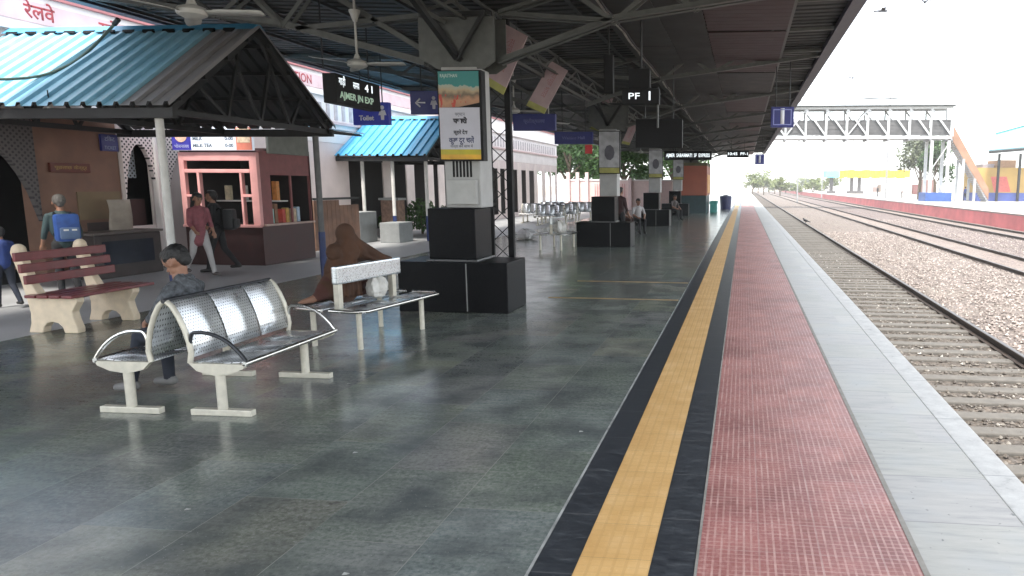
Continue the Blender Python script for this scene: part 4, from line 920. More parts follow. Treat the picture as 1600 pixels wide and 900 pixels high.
# boundary wall and gate posts beyond the forecourt
w = T("boundary_wall", "pale pink boundary wall with bright panels beyond the forecourt under the trees", "wall", (-11, 52, 0))
MB().box(-13.2, -5.2, 51.6, 51.8, 0, 2.1).build("wall_face", M("pale_pink_boundary", (.72, .56, .53), .8, var=.07), w); MB().bbox(-13.3, -5.1, 51.55, 51.85, 2.1, 2.2, .02).build("coping", OFFW, w)
for x in (-12.9, -12.2, -11.5, -8.3, -6.6): MB().bbox(x-.12, x+.12, 51.35, 51.58, 0, 2.7 if x < -11 else 2.3, .02).build("pier", PINK, w)
b = MB()
for i in range(14): b.cyl((-10.9+i*.17, 51.45, .1), (-10.9+i*.17, 51.45, 1.9), .02, n=6)
b.build("railing", PINKD, w)
for i, (x, y, h) in enumerate(((-4.6, 60, 3.0), (-3.6, 64, 3.2), (-2.8, 69, 3.0))):
    tag(MB().bbox(x-.18, x+.18, y-.18, y+.18, 0, h, .03).build("white_pillar", OFFW), ["white pillar just right of the red stall", "white pillar farther along at the platform's left edge", "farthest white pillar at the platform's left edge"][i], "pillar", "white pillars beyond the canopy")
# bags and bits
def bag(label, p, r, mat, name="bag"):
    o = T(name, label, "bag", p); m_ = MB(); m_.sphere((p[0], p[1], p[2]+r[2]), r, 22, 14)
    rg = random.Random(label)
    for v in m_.v: v += Vector((rg.uniform(-1, 1)*r[0], rg.uniform(-1, 1)*r[1], rg.uniform(-.6, .6)*r[2]))*.09+(Vector(v)-Vector((p[0], p[1], p[2]+r[2])))*.22*sin(5*math.atan2(v.y-p[1], v.x-p[0])+4*v.z)*(1 if v.z > p[2]+r[2]*.3 else .2)
    m_.build("sack", mat, o, True); MB().cyl((p[0], p[1], p[2]+r[2]*1.85), (p[0]+.01, p[1], p[2]+r[2]*2.25), r[0]*.22, r[0]*.4, 8).build("knot", mat, o, True)
WBAG = M("white_plastic_bag", (.62, .60, .56), .5, var=.12, scale=16, bump=.4, bscale=40)
bag("white plastic bag on the low steel bench behind its backrest", (-4.34, 7.93, .445), (.10, .13, .13), WBAG)
bag("white sack lying on the forecourt floor left of the far bench", atz(822, 374, 0), (.35, .3, .16), M("white_sack", (.66, .64, .64), .6, var=.1, bump=.3))
bag("bright white bag on the far steel bench before the second column", (-5.10, 19.3, .445), (.16, .2, .17), WBAG)

# ------------------------------------------------------------------ people
def capsule(bm, p, q, r1, r2, n=14):
    p = Vector(p); q = Vector(q)
    for c, r in ((p, r1), (q, r2)):
        bmesh.ops.create_icosphere(bm, subdivisions=2, radius=r, matrix=Matrix.Translation(c))
    d = q-p
    if d.length > 1e-4:
        bmesh.ops.create_cone(bm, cap_ends=True, segments=n, radius1=r1, radius2=r2, depth=d.length, matrix=Matrix.Translation((p+q)/2) @ d.to_track_quat('Z', 'Y').to_matrix().to_4x4())
def fuse(name, prims, mats, parent, voxel=.011, smooth=3, world=False, rough=0):
    """prims: (p, q, r1, r2, mat) capsules or ('e', centre, radii, mat) ellipsoids, fused into one continuous surface"""
    bm = bmesh.new()
    for pr in prims:
        if pr[0] == 'e':
            bmesh.ops.create_icosphere(bm, subdivisions=3, radius=1, matrix=Matrix.Translation(pr[1]) @ Matrix.Diagonal((*pr[2], 1)))
        else: capsule(bm, *pr[:4])
    me = bpy.data.meshes.new(name); bm.to_mesh(me); bm.free()
    t = bpy.data.objects.new(name, me); COL.objects.link(t)
    r = t.modifiers.new("r", 'REMESH'); r.mode = 'VOXEL'; r.voxel_size = voxel
    s = t.modifiers.new("s", 'SMOOTH'); s.iterations = smooth; s.factor = .5
    bpy.context.view_layer.update()
    m2 = bpy.data.meshes.new_from_object(t.evaluated_get(bpy.context.evaluated_depsgraph_get()))
    bpy.data.objects.remove(t); bpy.data.meshes.remove(me)
    if rough:
        rg = random.Random(name+str(len(prims)))
        for v in m2.vertices: v.co += Vector((rg.uniform(-1, 1), rg.uniform(-1, 1), rg.uniform(-1, 1)))*rough
    m2.materials.clear()
    for m in mats: m2.materials.append(m)
    if len(mats) > 1:
        idx = []
        for f in m2.polygons:
            c = f.center; best = 9; bi = 0
            for pr in prims:
                if pr[0] == 'e':
                    e = c-Vector(pr[1]); d = (Vector((e.x/pr[2][0], e.y/pr[2][1], e.z/pr[2][2])).length-1)*min(pr[2]); mi = pr[3]
                else:
                    p, q = Vector(pr[0]), Vector(pr[1]); ab = q-p; t_ = max(0, min(1, (c-p).dot(ab)/max(1e-9, ab.length_squared)))
                    d = (c-(p+ab*t_)).length-(pr[2]+(pr[3]-pr[2])*t_); mi = pr[4]
                if d < best: best = d; bi = mi
            idx.append(bi)
        m2.polygons.foreach_set("material_index", idx)
    m2.polygons.foreach_set("use_smooth", [True]*len(m2.polygons)); m2.name = name
    o = bpy.data.objects.new(name, m2); COL.objects.link(o); o.parent = parent
    return o
def hand(w, d, side, mi, k=1.0, curl=.5):
    """palm, four fingers of different lengths and a thumb; w wrist, d forearm direction"""
    w = Vector(w); d = Vector(d).normalized(); s = d.cross(Vector((1, 0, .01))); s = (s.normalized() if s.length > .1 else Vector((0, 1, 0)))*side; n = d.cross(s)
    pr = [(w, w+d*.05*k, .024*k, .030*k, mi), (w+d*.03*k+s*.012*k, w+d*.08*k+s*.02*k, .022*k, .018*k, mi), (w+d*.03*k-s*.012*k, w+d*.075*k-s*.022*k, .022*k, .018*k, mi)]
    for i, L in enumerate((.062, .070, .065, .050)):
        a = w+d*.078*k+s*(.028-.019*i)*k; b_ = a+d*L*.5*k+n*curl*.012*k; c = b_+d*L*.5*k*(1-curl*.3)+n*curl*.03*k
        pr += [(a, b_, .0095*k, .009*k, mi), (b_, c, .009*k, .007*k, mi)]
    t0 = w+d*.025*k+s*.025*k; t1 = t0+d*.03*k+s*.025*k+n*.008*k
    pr += [(t0, t1, .012*k, .010*k, mi), (t1, t1+d*.028*k+n*.01*k, .010*k, .008*k, mi)]
    return pr
def head(c, f, k, mi):
    """head ellipsoids with jaw, nose, ears; f horizontal facing direction"""
    c = Vector(c); f = Vector(f).normalized(); s = Vector((-f.y, f.x, 0)).normalized(); u = f.cross(s).normalized()*-1 if f.cross(s).z < 0 else f.cross(s).normalized()
    P = lambda a, b_, e: c+f*a*k+s*b_*k+u*e*k
    return [(P(-.012, 0, .025), P(.01, 0, .03), .088*k, .082*k, mi), (P(.025, 0, -.045), P(.045, 0, -.075), .058*k, .036*k, mi), (P(.085, 0, .005), P(.105, 0, -.022), .010*k, .014*k, mi),
            (P(-.01, .083, .0), P(-.015, .09, -.03), .014*k, .012*k, mi), (P(-.01, -.083, .0), P(-.015, -.09, -.03), .014*k, .012*k, mi), (P(.088, .016, -.055), P(.088, -.016, -.055), .010*k, .010*k, mi),
            (P(-.02, 0, -.06), P(-.035, 0, -.14), .046*k, .05*k, mi)], P
def face_bits(P, k, parent):
    e = MB()
    for s in (-1, 1): e.sphere(P(.083, .032*s, .012), .0105*k, 8, 6)
    e.build("eyes", M("dark_eyes", (.02, .015, .012), .3), parent, True, False)
    e = MB()
    for s in (-1, 1): e.tube([P(.086, .016*s, .035), P(.088, .032*s, .040), P(.075, .05*s, .034)], .0045*k, 6)
    e.build("eyebrows", HAIR, parent, True, False)
    e = MB(); e.tube([P(.096, .018, -.055), P(.100, 0, -.053), P(.096, -.018, -.055)], .0045*k, 6); e.build("mouth", M("lips", (.20, .075, .06), .5), parent, True, False)
def hair_cap(P, k, parent, long=False, mat=None):
    pr = [(P(-.035, 0, .05), P(.02, 0, .065), .090*k, .070*k, 0), (P(-.055, 0, .01), P(-.065, 0, -.03), .075*k, .055*k, 0), (P(-.03, .05, .03), P(-.035, .055, .0), .045*k, .032*k, 0), (P(-.03, -.05, .03), P(-.035, -.055, .0), .045*k, .032*k, 0)]
    if long: pr += [(P(-.07, 0, .0), P(-.10, 0, -.30), .07*k, .05*k, 0), (P(-.05, .05, .0), P(-.08, .06, -.25), .05*k, .03*k, 0), (P(-.05, -.05, .0), P(-.08, -.06, -.25), .05*k, .03*k, 0)]
    return fuse("hair", pr, [mat or HAIR], parent, .010, 2, rough=.003)
def standing(name, label, loc, rz, h, cols, stride=.0, arms=((.05, .1), (.05, -.1)), hair=True, longhair=False, lean=.0, skirt=False, headpitch=0, hairmat=None, bulk=1.0):
    """figure facing local +x. cols: shirt, trousers, shoes"""
    r = T("person", label, "person", loc, None, rz); k = h/1.7; B = bulk
    mats = [SKIN, cols[0], cols[1], cols[2]]; V = lambda x, y, z: Vector((x*k, y*k, z*k))
    hp = V(0, 0, .92); sh = V(lean, 0, 1.40); pr = []
    pr += [(V(0, .0, .95), V(lean*.5, 0, 1.15), .125*k*B, .125*k*B, 1), (V(lean*.5, 0, 1.15), V(lean, 0, 1.33), .125*k*B, .135*k*B, 1), (V(lean, .10, 1.36), V(lean, -.10, 1.36), .075*k*B, .075*k*B, 1), (V(lean*.5, .07, 1.1), V(lean, .09, 1.3), .09*k*B, .09*k*B, 1), (V(lean*.5, -.07, 1.1), V(lean, -.09, 1.3), .09*k*B, .09*k*B, 1), (V(lean, 0, 1.38), V(lean+.01, 0, 1.47), .055*k, .05*k, 0)]
    for s in (1, -1):
        st = stride*s
        kn = V(st*.45+.03, .09*s, .50); an = V(st*1.0-(.10 if st < 0 else 0), .09*s, .09+(.06 if st < -.05 else 0)); hpj = V(0, .085*s, .90)
        pr += [(hpj, kn, .088*k*B, .062*k*B, 2), (kn, an, .060*k*B, .045*k*B, 2), (an+V(-.03, 0, -.035), an+V(.13, .015*s, -.05), .042*k, .034*k, 3)]
        ax, ay = arms[0 if s > 0 else 1]
        so_ = V(lean, .165*s*B, 1.36); el = V(lean-.02+ax*.3, .215*s*B+ay*.3, 1.10); wr = V(lean+ax, .20*s*B+ay, .87+abs(ax)*.35)
        pr += [(so_, el, .056*k, .045*k, 1), (el, el.lerp(wr, .45), .044*k, .040*k, 1), (el.lerp(wr, .45), wr, .036*k, .027*k, 0)]
        pr += hand(wr, wr-el, s, 0, k)
    if skirt: pr += [(V(0, 0, .98), V(-.02, 0, .74), .13*k, .135*k, 1)]
    f = Vector((cos(headpitch), 0, sin(headpitch))); hd, P = head(V(lean+.03, 0, 1.585), f, k, 0); pr += hd
    fuse("body", pr, mats, r, .011*max(k, .8)); face_bits(P, k, r)
    if hair: hair_cap(P, k, r, longhair, hairmat)
    return r
DK = M("black_cloth", (.016, .016, .018), .85, var=.2, scale=10, bump=.2, bscale=40); BLK = M("black_shoes", (.015, .014, .013), .5)
PINKC = M("rose_pink_cloth", (.24, .075, .09), .85, var=.22, scale=12); WHC = M("white_cloth", (.42, .40, .40), .85, var=.08); NVC = M("blue_cloth", (.022, .045, .17), .85, var=.2, scale=9)
TEALC = M("dark_teal_jacket", (.03, .055, .058), .8, var=.25, scale=8); GRC = M("grey_brown_cloth", (.11, .095, .09), .85, var=.3, scale=8); DEN = M("dark_jeans", (.018, .022, .035), .85, var=.25, scale=12)
CHK = M("checked_grey_shirt", (.075, .08, .088), .85, var=.75, scale=30); GHAIR = M("grey_hair", (.11, .10, .09), .7, var=.4, scale=40)
pa = standing("person", "person with long dark hair in a rose pink top and white trousers, walking", (-10.55, 12.7, 0), radians(-20), 1.60, (PINKC, WHC, GRC), .27, ((.10, .02), (.22, -.02)), True, True, .04, True, -.25)
pb = standing("person", "person all in black walking close beside the one in pink", (-10.62, 13.3, 0), radians(200), 1.64, (DK, DK, BLK), .20, ((.1, .0), (.12, 0)), True, False, .05)
pc = standing("person", "person in a dark jacket standing behind the cream bench, back turned", (-10.55, 9.95, 0), radians(150), 1.60, (TEALC, DK, BLK), .05, ((.10, .05), (.12, -.04)), True, False, .02, False, -.1, GHAIR)
pd = standing("person", "child in a blue top walking at the left behind the cream bench", (-10.55, 9.0, 0), radians(165), 1.16, (NVC, DEN, BLK), .16, ((.1, .03), (-.05, -.03)))
pe = standing("person", "dark silhouetted person standing just right of the second column's black box", (at(969, 330, 21.6).x, 21.6, 0), radians(60), 1.72, (M("dark_maroon_shirt", (.05, .022, .022), .8), DK, BLK), .04)
def pack(label, root, back, mat, detail=True, rz=0, h=.42):
    o = T("backpack", label, "backpack", root, None, rz); b = MB(); b.bbox(-.13, .06, -.15, .15, 0, h, .05); b.build("bag_body", mat, o, True, False)
    b = MB(); b.bbox(-.19, -.125, -.12, .12, .04, h*.52, .03); b.build("front_pocket", M("pale_blue_pocket", (.11, .17, .30), .7) if detail else mat, o, True, False)
    if detail:
        b = MB(); b.box(-.197, -.191, -.08, -.02, h*.40, h*.46); b.box(-.197, -.191, .02, .08, h*.40, h*.46); b.build("reflective_mark", WHITE, o, False, False)
    b = MB()
    for s in (-1, 1): b.tube([(.05, .09*s, h-.03), (.12, .10*s, h+.02), (.20, .10*s, h-.06), (.22, .11*s, h*.4), (.10, .12*s, .08)], .014, 6)
    b.build("strap", BLACKP, o, True, False)
    return o
v = Vector((cos(radians(150)), sin(radians(150)), 0)); pack("bright blue backpack with white marks worn by the person behind the cream bench", Vector((-10.55, 9.95, .90))-v*.19, None, M("blue_backpack", (.03, .085, .30), .6, var=.3, scale=9), True, radians(150))
v = Vector((cos(radians(200)), sin(radians(200)), 0)); pack("black backpack worn by the person all in black", Vector((-10.62, 13.3, .86))-v*.20, None, M("black_backpack", (.012, .012, .014), .6), False, radians(200))
# the boy on the far half of the nearest bench, facing away to the left, head bowed
bo = T("person", "boy in checked shirt and dark jeans sitting with bowed head on the nearest bench", "person", (-4.74, 5.50, 0), None, pi)
k = 1.05; pr = []
V = lambda x, y, z: Vector((x, y, z))
pr += [(V(-.06, 0, .56), V(-.04, 0, .72), .125, .115, 1), (V(-.04, 0, .72), V(.0, 0, .90), .115, .12, 1), (V(.01, .10, .92), V(.01, -.10, .92), .07, .07, 1), (V(.02, 0, .94), V(.05, 0, 1.02), .055, .05, 0)]
for s, fx in ((1, .52), (-1, .34)):
    kn = V(.33+(.04 if s > 0 else 0), .11*s, .50); an = V(fx-.02, .10*s, .10); pr += [(V(-.02, .08*s, .54), kn, .085, .062, 2), (kn, an, .058, .045, 2), (an+V(-.03, 0, -.04), an+V(.13, .01*s, -.055), .042, .034, 3)]
    el = V(.12, .22*s, .70); wr = V(.30, .10*s, .62); pr += [(V(.01, .16*s, .91), el, .052, .043, 1), (el, el.lerp(wr, .5), .042, .038, 1), (el.lerp(wr, .5), wr, .034, .027, 0)]+hand(wr, wr-el, s, 0, .9, .9)
hd, P = head(V(.06, 0, 1.13), Vector((cos(-.55), 0, sin(-.55))), k, 0); pr += hd[:-1]+[(P(-.015, 0, -.05), V(.03, 0, .98), .046, .048, 0), (V(.0, .05, .985), V(.0, -.05, .985), .05, .05, 1)]
fuse("body", pr, [SKIN, CHK, DEN, M("grey_white_trainers", (.16, .155, .15), .6)], bo, .009); face_bits(P, k, bo); fuse('hair', [(P(-.04, 0, .055), P(.03, 0, .075), .088*k, .062*k, 0), (P(-.06, 0, .02), P(-.075, 0, -.02), .070*k, .05*k, 0), (P(-.02, .045, .05), P(.0, .05, .04), .05*k, .045*k, 0), (P(-.02, -.045, .05), P(.0, -.05, .04), .05*k, .045*k, 0)], [HAIR], bo, .010, 2, rough=.004)
# the person wrapped in a brown shawl on the low bench
sh = T("person", "person wrapped in a brown shawl sitting sideways on the low steel bench, bare foot out", "person", (-4.60, 7.72, 0), None, 0)
SHW = M("brown_shawl", (.062, .026, .012), .9, var=.28, scale=7, bump=.35, bscale=14, stretch=(1, 1, .35)); SHD = M("reddish_brown_cloth", (.072, .024, .017), .9, var=.2, scale=8, bump=.3, bscale=20)
pr = [('e', V(.02, .0, 1.225), (.105, .11, .125), 1), (V(-.05, -.10, 1.02), V(.0, .10, 1.02), .11, .11, 1), (V(.03, .02, 1.23), V(.02, .0, 1.02), .085, .15, 1), (V(.04, .04, 1.18), V(.12, .14, 1.0), .085, .08, 1), (V(-.02, .0, 1.02), V(-.06, -.02, .78), .14, .18, 1), (V(-.06, -.02, .78), V(-.06, 0, .58), .18, .19, 1),
      (V(.08, .08, 1.12), V(.26, .34, .92), .07, .05, 1), (V(.26, .34, .92), V(.30, .46, .885), .05, .04, 1), (V(.05, .06, 1.02), V(.20, .30, .93), .10, .05, 1), (V(.0, .1, .95), V(.12, .26, .93), .09, .04, 1),
      (V(-.06, .05, .60), V(-.02, .38, .56), .15, .11, 2), (V(-.12, .06, .62), V(-.14, -.14, .60), .16, .13, 1), (V(-.13, -.10, .66), V(-.16, -.22, .57), .12, .09, 2), (V(-.15, -.20, .58), V(-.19, -.28, .53), .08, .06, 2),
      (V(-.18, -.26, .53), V(-.22, -.33, .51), .045, .04, 0), (V(-.22, -.33, .505), V(-.30, -.40, .485), .042, .026, 0), (V(-.28, -.37, .485), V(-.34, -.405, .478), .016, .012, 0), (V(-.27, -.39, .485), V(-.33, -.43, .478), .016, .011, 0)]
rgs = random.Random(4)
for i in range(16):                                  # folds of the shawl
    a = i*2*pi/16+rgs.uniform(-.15, .15); ca, sa = cos(a), sin(a); t0 = rgs.uniform(.9, 1.12)
    pr.append((V(.02+ca*.10, sa*.11, t0), V(-.04+ca*.165, sa*.165, .80), .018, .026, 1)); pr.append((V(-.04+ca*.165, sa*.165, .80), V(-.05+ca*.20+rgs.uniform(-.02, .02), sa*.19, .52), .026, .022, 1))
for q in range(3): pr.append((V(.10+.02*q, .10, 1.08-.05*q), V(.25+.01*q, .33, .905-.02*q), .022, .018, 1))
fuse("body", pr, [SKIN, SHW, SHD], sh, .009, 2)
hd = [(V(.0, -.07, 1.25), V(.02, -.085, 1.235), .045, .04, 0)]
for i, (px_, Y, rz_, l, c_) in enumerate(((1371, 118, 20, "distant person in dark clothes on the opposite platform left of the tree", (DK, DEN, BLK)), (1409, 108, 200, "distant person in white on the opposite platform near the tree", (WHC, GRC, BLK)), (1508, 90, 120, "person in blue on the opposite platform by the footbridge stairs", (NVC, DK, BLK)))):
    standing("person", l, (at(px_, 305, Y).x, Y, .10), radians(rz_), 1.7, c_, .1)
# seated people far off by the third column
def seated(label, loc, rz, cols, k=1.0):
    r = T("person", label, "person", loc, "people seated far down the platform", rz); V = lambda x, y, z: Vector((x*k, y*k, z*k)); pr = []
    pr += [(V(0, 0, .54), V(.0, 0, .72), .13, .12, 1), (V(0, 0, .72), V(.02, 0, .93), .12, .13, 1), (V(.02, .12, .95), V(.02, -.12, .95), .07, .07, 1), (V(.02, 0, .97), V(.03, 0, 1.06), .055, .05, 0)]
    for s in (1, -1):
        kn = V(.42, .11*s, .52); an = V(.42, .10*s, .09); el = V(.1, .23*s, .72); wr = V(.33, .13*s, .62)
        pr += [(V(0, .09*s, .53), kn, .09, .065, 2), (kn, an, .06, .045, 2), (an, an+V(.12, 0, -.04), .042, .035, 3), (V(.02, .18*s, .94), el, .055, .045, 1), (el, wr, .043, .03, 0)]+hand(wr, wr-el, s, 0, k)
    hd, P = head(V(.06, 0, 1.18), Vector((1, 0, -.1)), k, 0); pr += hd
    fuse("body", pr, [SKIN, *cols], r, .013); face_bits(P, k, r); hair_cap(P, k, r); return r
seated("person in white seated on the plinth edge between the second and third columns", (-3.9, 26.0, 0), radians(-60), (WHC, DK, BLK))
seated("person in dark clothes seated on the far bench beside the third column", (-4.6, 26.5, 0), radians(-20), (GRC, MAROON, BLK))
seated("person in grey seated by the fourth column before the red stall", (-3.55, 36.2, 0), radians(-40), (GRC, DK, BLK))

# ------------------------------------------------------------------ footbridge over the tracks
FB = M("white_bridge_steel", (.44, .45, .45), .55, var=.1, scale=2); MESHM = M("grey_mesh_panel", (.085, .083, .083), .7, var=.25, scale=1.5)
BY = 84.0; pL = at(1205, 222, BY); pR = at(1487, 217, BY); pT = at(1487, 166, BY)
bx0, bx1 = -7.0, pR.x; zb, zt = pR.z, pT.z
fb = T("footbridge", "white latticed steel footbridge crossing the tracks, with brown side panels on its stairs", "footbridge", ((bx0+bx1)/2, BY, 0))
n = 13; w = (bx1-bx0)/n
for yy, nm in ((BY, "truss"), (BY+2.6, "truss")):
    b = MB(); b.box(bx0, bx1, yy-.12, yy+.12, zb, zb+.34); b.box(bx0, bx1, yy-.1, yy+.1, zt-.26, zt)
    for i in range(n+1):
        x = bx0+i*w; b.box(x-.09, x+.09, yy-.085, yy+.085, zb+.34, zt-.26)
        if i < n: b.bar((x+.05, yy, zt-.3), (x+w-.05, yy, zb+.36), .19, .15, up=(0, 1, 0))
        if i in (5, 8): b.bar((x+.05, yy+.01, zb+.36), (x+w-.05, yy+.01, zt-.3), .14, .08, up=(0, 1, 0))
    b.build(nm, FB, fb)
b = MB(); b.box(bx0, bx1, BY+.13, BY+2.45, zb+.05, zb+.22); b.build("deck", CONC, fb)
for q in range(n):
    b = MB(); x = bx0+q*w
    b.box(x+.12, x+w-.12, BY+.20, BY+.23, zb+.40, zb+2.15)
    for j in range(4): b.box(x+.12, x+w-.12, BY+.16, BY+.199, zb+.72+j*.42, zb+.80+j*.42)
    b.build("mesh_panel", MESHM, fb)
MB().box(bx0-.2, bx1+.2, BY-.5, BY+3.1, zt+.02, zt+.14).build("roof", M("bridge_roof", (.03, .035, .035), .6), fb)
b = MB()
for i in range(0, n+1): b.box(bx0+i*w-.12, bx0+i*w+.12, BY-.1, BY+2.7, zb-.18, zb-.002)
b.build("floor_beams", M("dark_beam", (.22, .22, .23), .7), fb)
b = MB()
for x in (bx1-.25, bx1-2.1):
    for yy in (BY+.1, BY+2.5): b.box(x-.16, x+.16, yy-.16, yy+.16, .10, zb-.18)
b.bar((bx1-.25, BY+.1, .6), (bx1-2.1, BY+.1, 3.6), .1); b.bar((bx1-2.1, BY+.1, 3.6), (bx1-.25, BY+.1, 6.6), .1)
b.build("support_tower", FB, fb)
MB().box(bx1-2.6, bx1+.3, BY-.3, BY+2.9, .10, 1.1).build("blue_base", M("blue_base_paint", (.03, .08, .26), .6, var=.2, scale=2), fb)
s1 = atz(1541, 313, .15); s0 = Vector((bx1+.3, BY+.4, zb+.1)); s1 = Vector((at(1547, 300, BY).x, BY+.4, .3))
BRP = M("orange_brown_stair_panel", (.27, .15, .095), .7, var=.2, scale=1)
for off in (0, 2.2):
    o_ = Vector((0, off, 0)); b = MB(); A, B_ = s0+o_, s1+o_
    b.add([A+Vector((0, 0, -.4)), A+Vector((0, 0, 1.3)), B_+Vector((0, 0, 1.2)), B_+Vector((0, 0, 0)), A+Vector((0, .08, -.4)), A+Vector((0, .08, 1.3)), B_+Vector((0, .08, 1.2)), B_+Vector((0, .08, 0))],
          [(0, 1, 2, 3), (7, 6, 5, 4), (0, 4, 5, 1), (1, 5, 6, 2), (2, 6, 7, 3), (3, 7, 4, 0)]); b.build("stair_panel", BRP, fb)
b = MB(); ns = 30
for i in range(ns):
    p = s0.lerp(s1, (i+.5)/ns); b.box(p.x-.02-abs(s1.x-s0.x)/ns/2, p.x+.02+abs(s1.x-s0.x)/ns/2, p.y+.09, p.y+2.19, p.z-.3, p.z-.1)
b.build("steps", CONC, fb)
b = MB()
for t in (.3, .62):
    p = s0.lerp(s1, t)
    for dx in (.04, 2.24): b.box(p.x-.12, p.x+.12, p.y+dx-.12, p.y+dx+.12, .1, p.z-.25)
b.build("stair_post", FB, fb)

# ------------------------------------------------------------------ opposite platform: painted building, shelter
c0 = atz(1524, 314, .12)
ob = T("station_building", "low yellow and red painted building with a blue band on the opposite platform", "building", (c0.x+6, c0.y+3, .1))
x0, y0 = c0.x, c0.y; zz = at(1560, 262, y0).z
MB().box(x0, x0+16, y0, y0+5, 1.10, zz).build("wall", M("mural_yellow", (.45, .29, .09), .7, var=.12, scale=.6), ob)
MB().box(x0-.04, x0+16.05, y0-.05, y0+5, .1, 1.10).build("blue_band", M("mural_blue_band", (.07, .10, .30), .7, var=.2, scale=1), ob)
q = [at(1548, 276, y0), at(1573, 276, y0), at(1579, 300, y0), at(1553, 300, y0)]; b = MB(); b.prism([(p.x, max(1.12, p.z)) for p in q], 'y', y0-.03, y0-.003); b.build("red_shape", M("mural_red", (.52, .13, .11), .7), ob)
b = MB(); p, p2 = at(1560, 268, y0), at(1590, 250, y0); b.box(p.x, p2.x, y0+.4, y0+4, zz, p2.z); b.build("upper_block", M("tan_block", (.40, .24, .15), .8), ob)
b = MB(); p, p2 = at(1537, 270, y0), at(1556, 256, y0); b.box(p.x, p2.x, y0+.5, y0+3, zz, p2.z); b.build("upper_block", M("grey_block", (.30, .27, .30), .8), ob)
TEALR = M("teal_roof", (.04, .20, .20), .5, var=.1); PB = M("pale_blue_roof", (.20, .38, .44), .5, var=.06)
r0, r1, r2, r3 = at(1556, 211, y0+1), at(1640, 188, y0+1), at(1640, 228, y0-2.5), at(1545, 236, y0-2.5)
b = MB(); b.add([r0, r1, r2, r3], [(0, 1, 2, 3)]); o = b.build("roof_slope", PB, ob); o.modifiers.new("t", 'SOLIDIFY').thickness = .12
b = MB(); b.bar(r0+Vector((0, 0, .1)), r1+Vector((0, 0, .1)), .3, .3); b.build("ridge", TEALR, ob); b = MB(); b.bar(r3-Vector((0, .1, .16)), r2-Vector((0, .1, .16)), .2, .3); b.build("eave_beam", DKST, ob)
b = MB()
for px_ in (1562, 1595): p = at(px_, 240, y0-1); b.box(p.x-.12, p.x+.12, y0-1.1, y0-.86, .1, p.z)
b.build("roof_post", DKST, ob)
ys = 165.0
y_ = T("platform_shelter", "yellow-topped shelter with two dark posts on the opposite platform beyond the footbridge", "shelter", at(1345, 275, ys))
p0, p1 = at(1312, 265, ys), at(1422, 279, ys)
b = MB(); n = 14
for i in range(n): b.box(p0.x+(p1.x-p0.x)*i/n, p0.x+(p1.x-p0.x)*(i+.96)/n, ys, ys+4, p1.z+.25*abs(sin(i*1.3)), p0.z-.2*abs(cos(i*.9)))
b.build("yellow_fascia", M("bright_yellow_board", (.62, .42, .02), .6, var=.2, scale=.7), y_)
p2 = at(1290, 267, ys); b = MB(); b.box(p2.x, p0.x, ys, ys+4, p1.z+.2, p0.z-.3); b.build("cyan_end", M("cyan_roof_end", (.18, .55, .60), .6), y_)
b = MB()
for px_ in (1332, 1344, 1300): p = at(px_, 300, ys); b.box(p.x-.35, p.x+.35, ys+1.5, ys+2.2, .1, p1.z+.2); b.box(p.x-.9, p.x+.9, ys+1.2, ys+2.5, .1, .7)
b.build("post", M("brown_grey_post", (.10, .09, .09), .7), y_)
# low objects on that platform
for i, (px_, py_, w_, h_, m_) in enumerate(((1368, 300, 1.2, 1.6, "pinkish"), (1374, 300, .9, 2.4, "tan"), (1434, 304, 2.0, 2.2, "dull red"), (1448, 306, 2.6, 3.0, "brown-pink"))):
    p = atz(px_, py_, .1); tag(MB().bbox(p.x-w_/2, p.x+w_/2, p.y, p.y+1.5, .1, h_, .08).build("kiosk_box", M("box_"+str(i), ((.22, .15, .13), (.16, .12, .09), (.16, .06, .055), (.2, .11, .095))[i], .7, var=.15)), m_+" box-shaped stand on the opposite platform "+("left of the tree" if i < 2 else "below the tree by the footbridge stairs"), "stand")
# overhead line masts and wires
for i, (px_, Y, top) in enumerate(((1246, 120, 150), (1284, 150, 205), (1330, 190, 215), (1384, 105, 150))):
    p = at(px_, 300, Y); zt_ = at(px_, top, Y).z; m = T("overhead_mast", ["leftmost pale overhead line mast seen through the footbridge", "second pale overhead line mast from the left", "small distant overhead line mast above the yellow shelter", "overhead line mast nearest the footbridge stairs"][i], "mast", (p.x, Y, -.9), "overhead line masts")
    MB().box(p.x-.10, p.x+.10, Y-.10, Y+.10, -1, zt_).build("post", M("pale_mast_steel", (.28, .285, .29), .6), m)
    b = MB(); b.bar((p.x, Y, zt_-1.2), (p.x-2.6, Y, zt_-.7), .08); b.bar((p.x, Y, zt_-2.4), (p.x-2.6, Y, zt_-.75), .08); b.build("bracket_arm", M("pale_mast_steel", (.28, .285, .29), .6), m)
WIREM = M("grey_wire", (.10, .105, .11), .6)
for i, (a0, a1, Y, lb) in enumerate((((1235, 148), (1700, 158), 96, "upper thin overhead wire crossing the sky above the footbridge"), ((1230, 157), (1640, 140), 100, "lower thin overhead wire crossing the sky just over the footbridge roof"))):
    tag(MB().tube(bez(at(*a0, Y), at(*a1, Y), .25), .06, 5).build("overhead_wire", WIREM), lb, "wire")
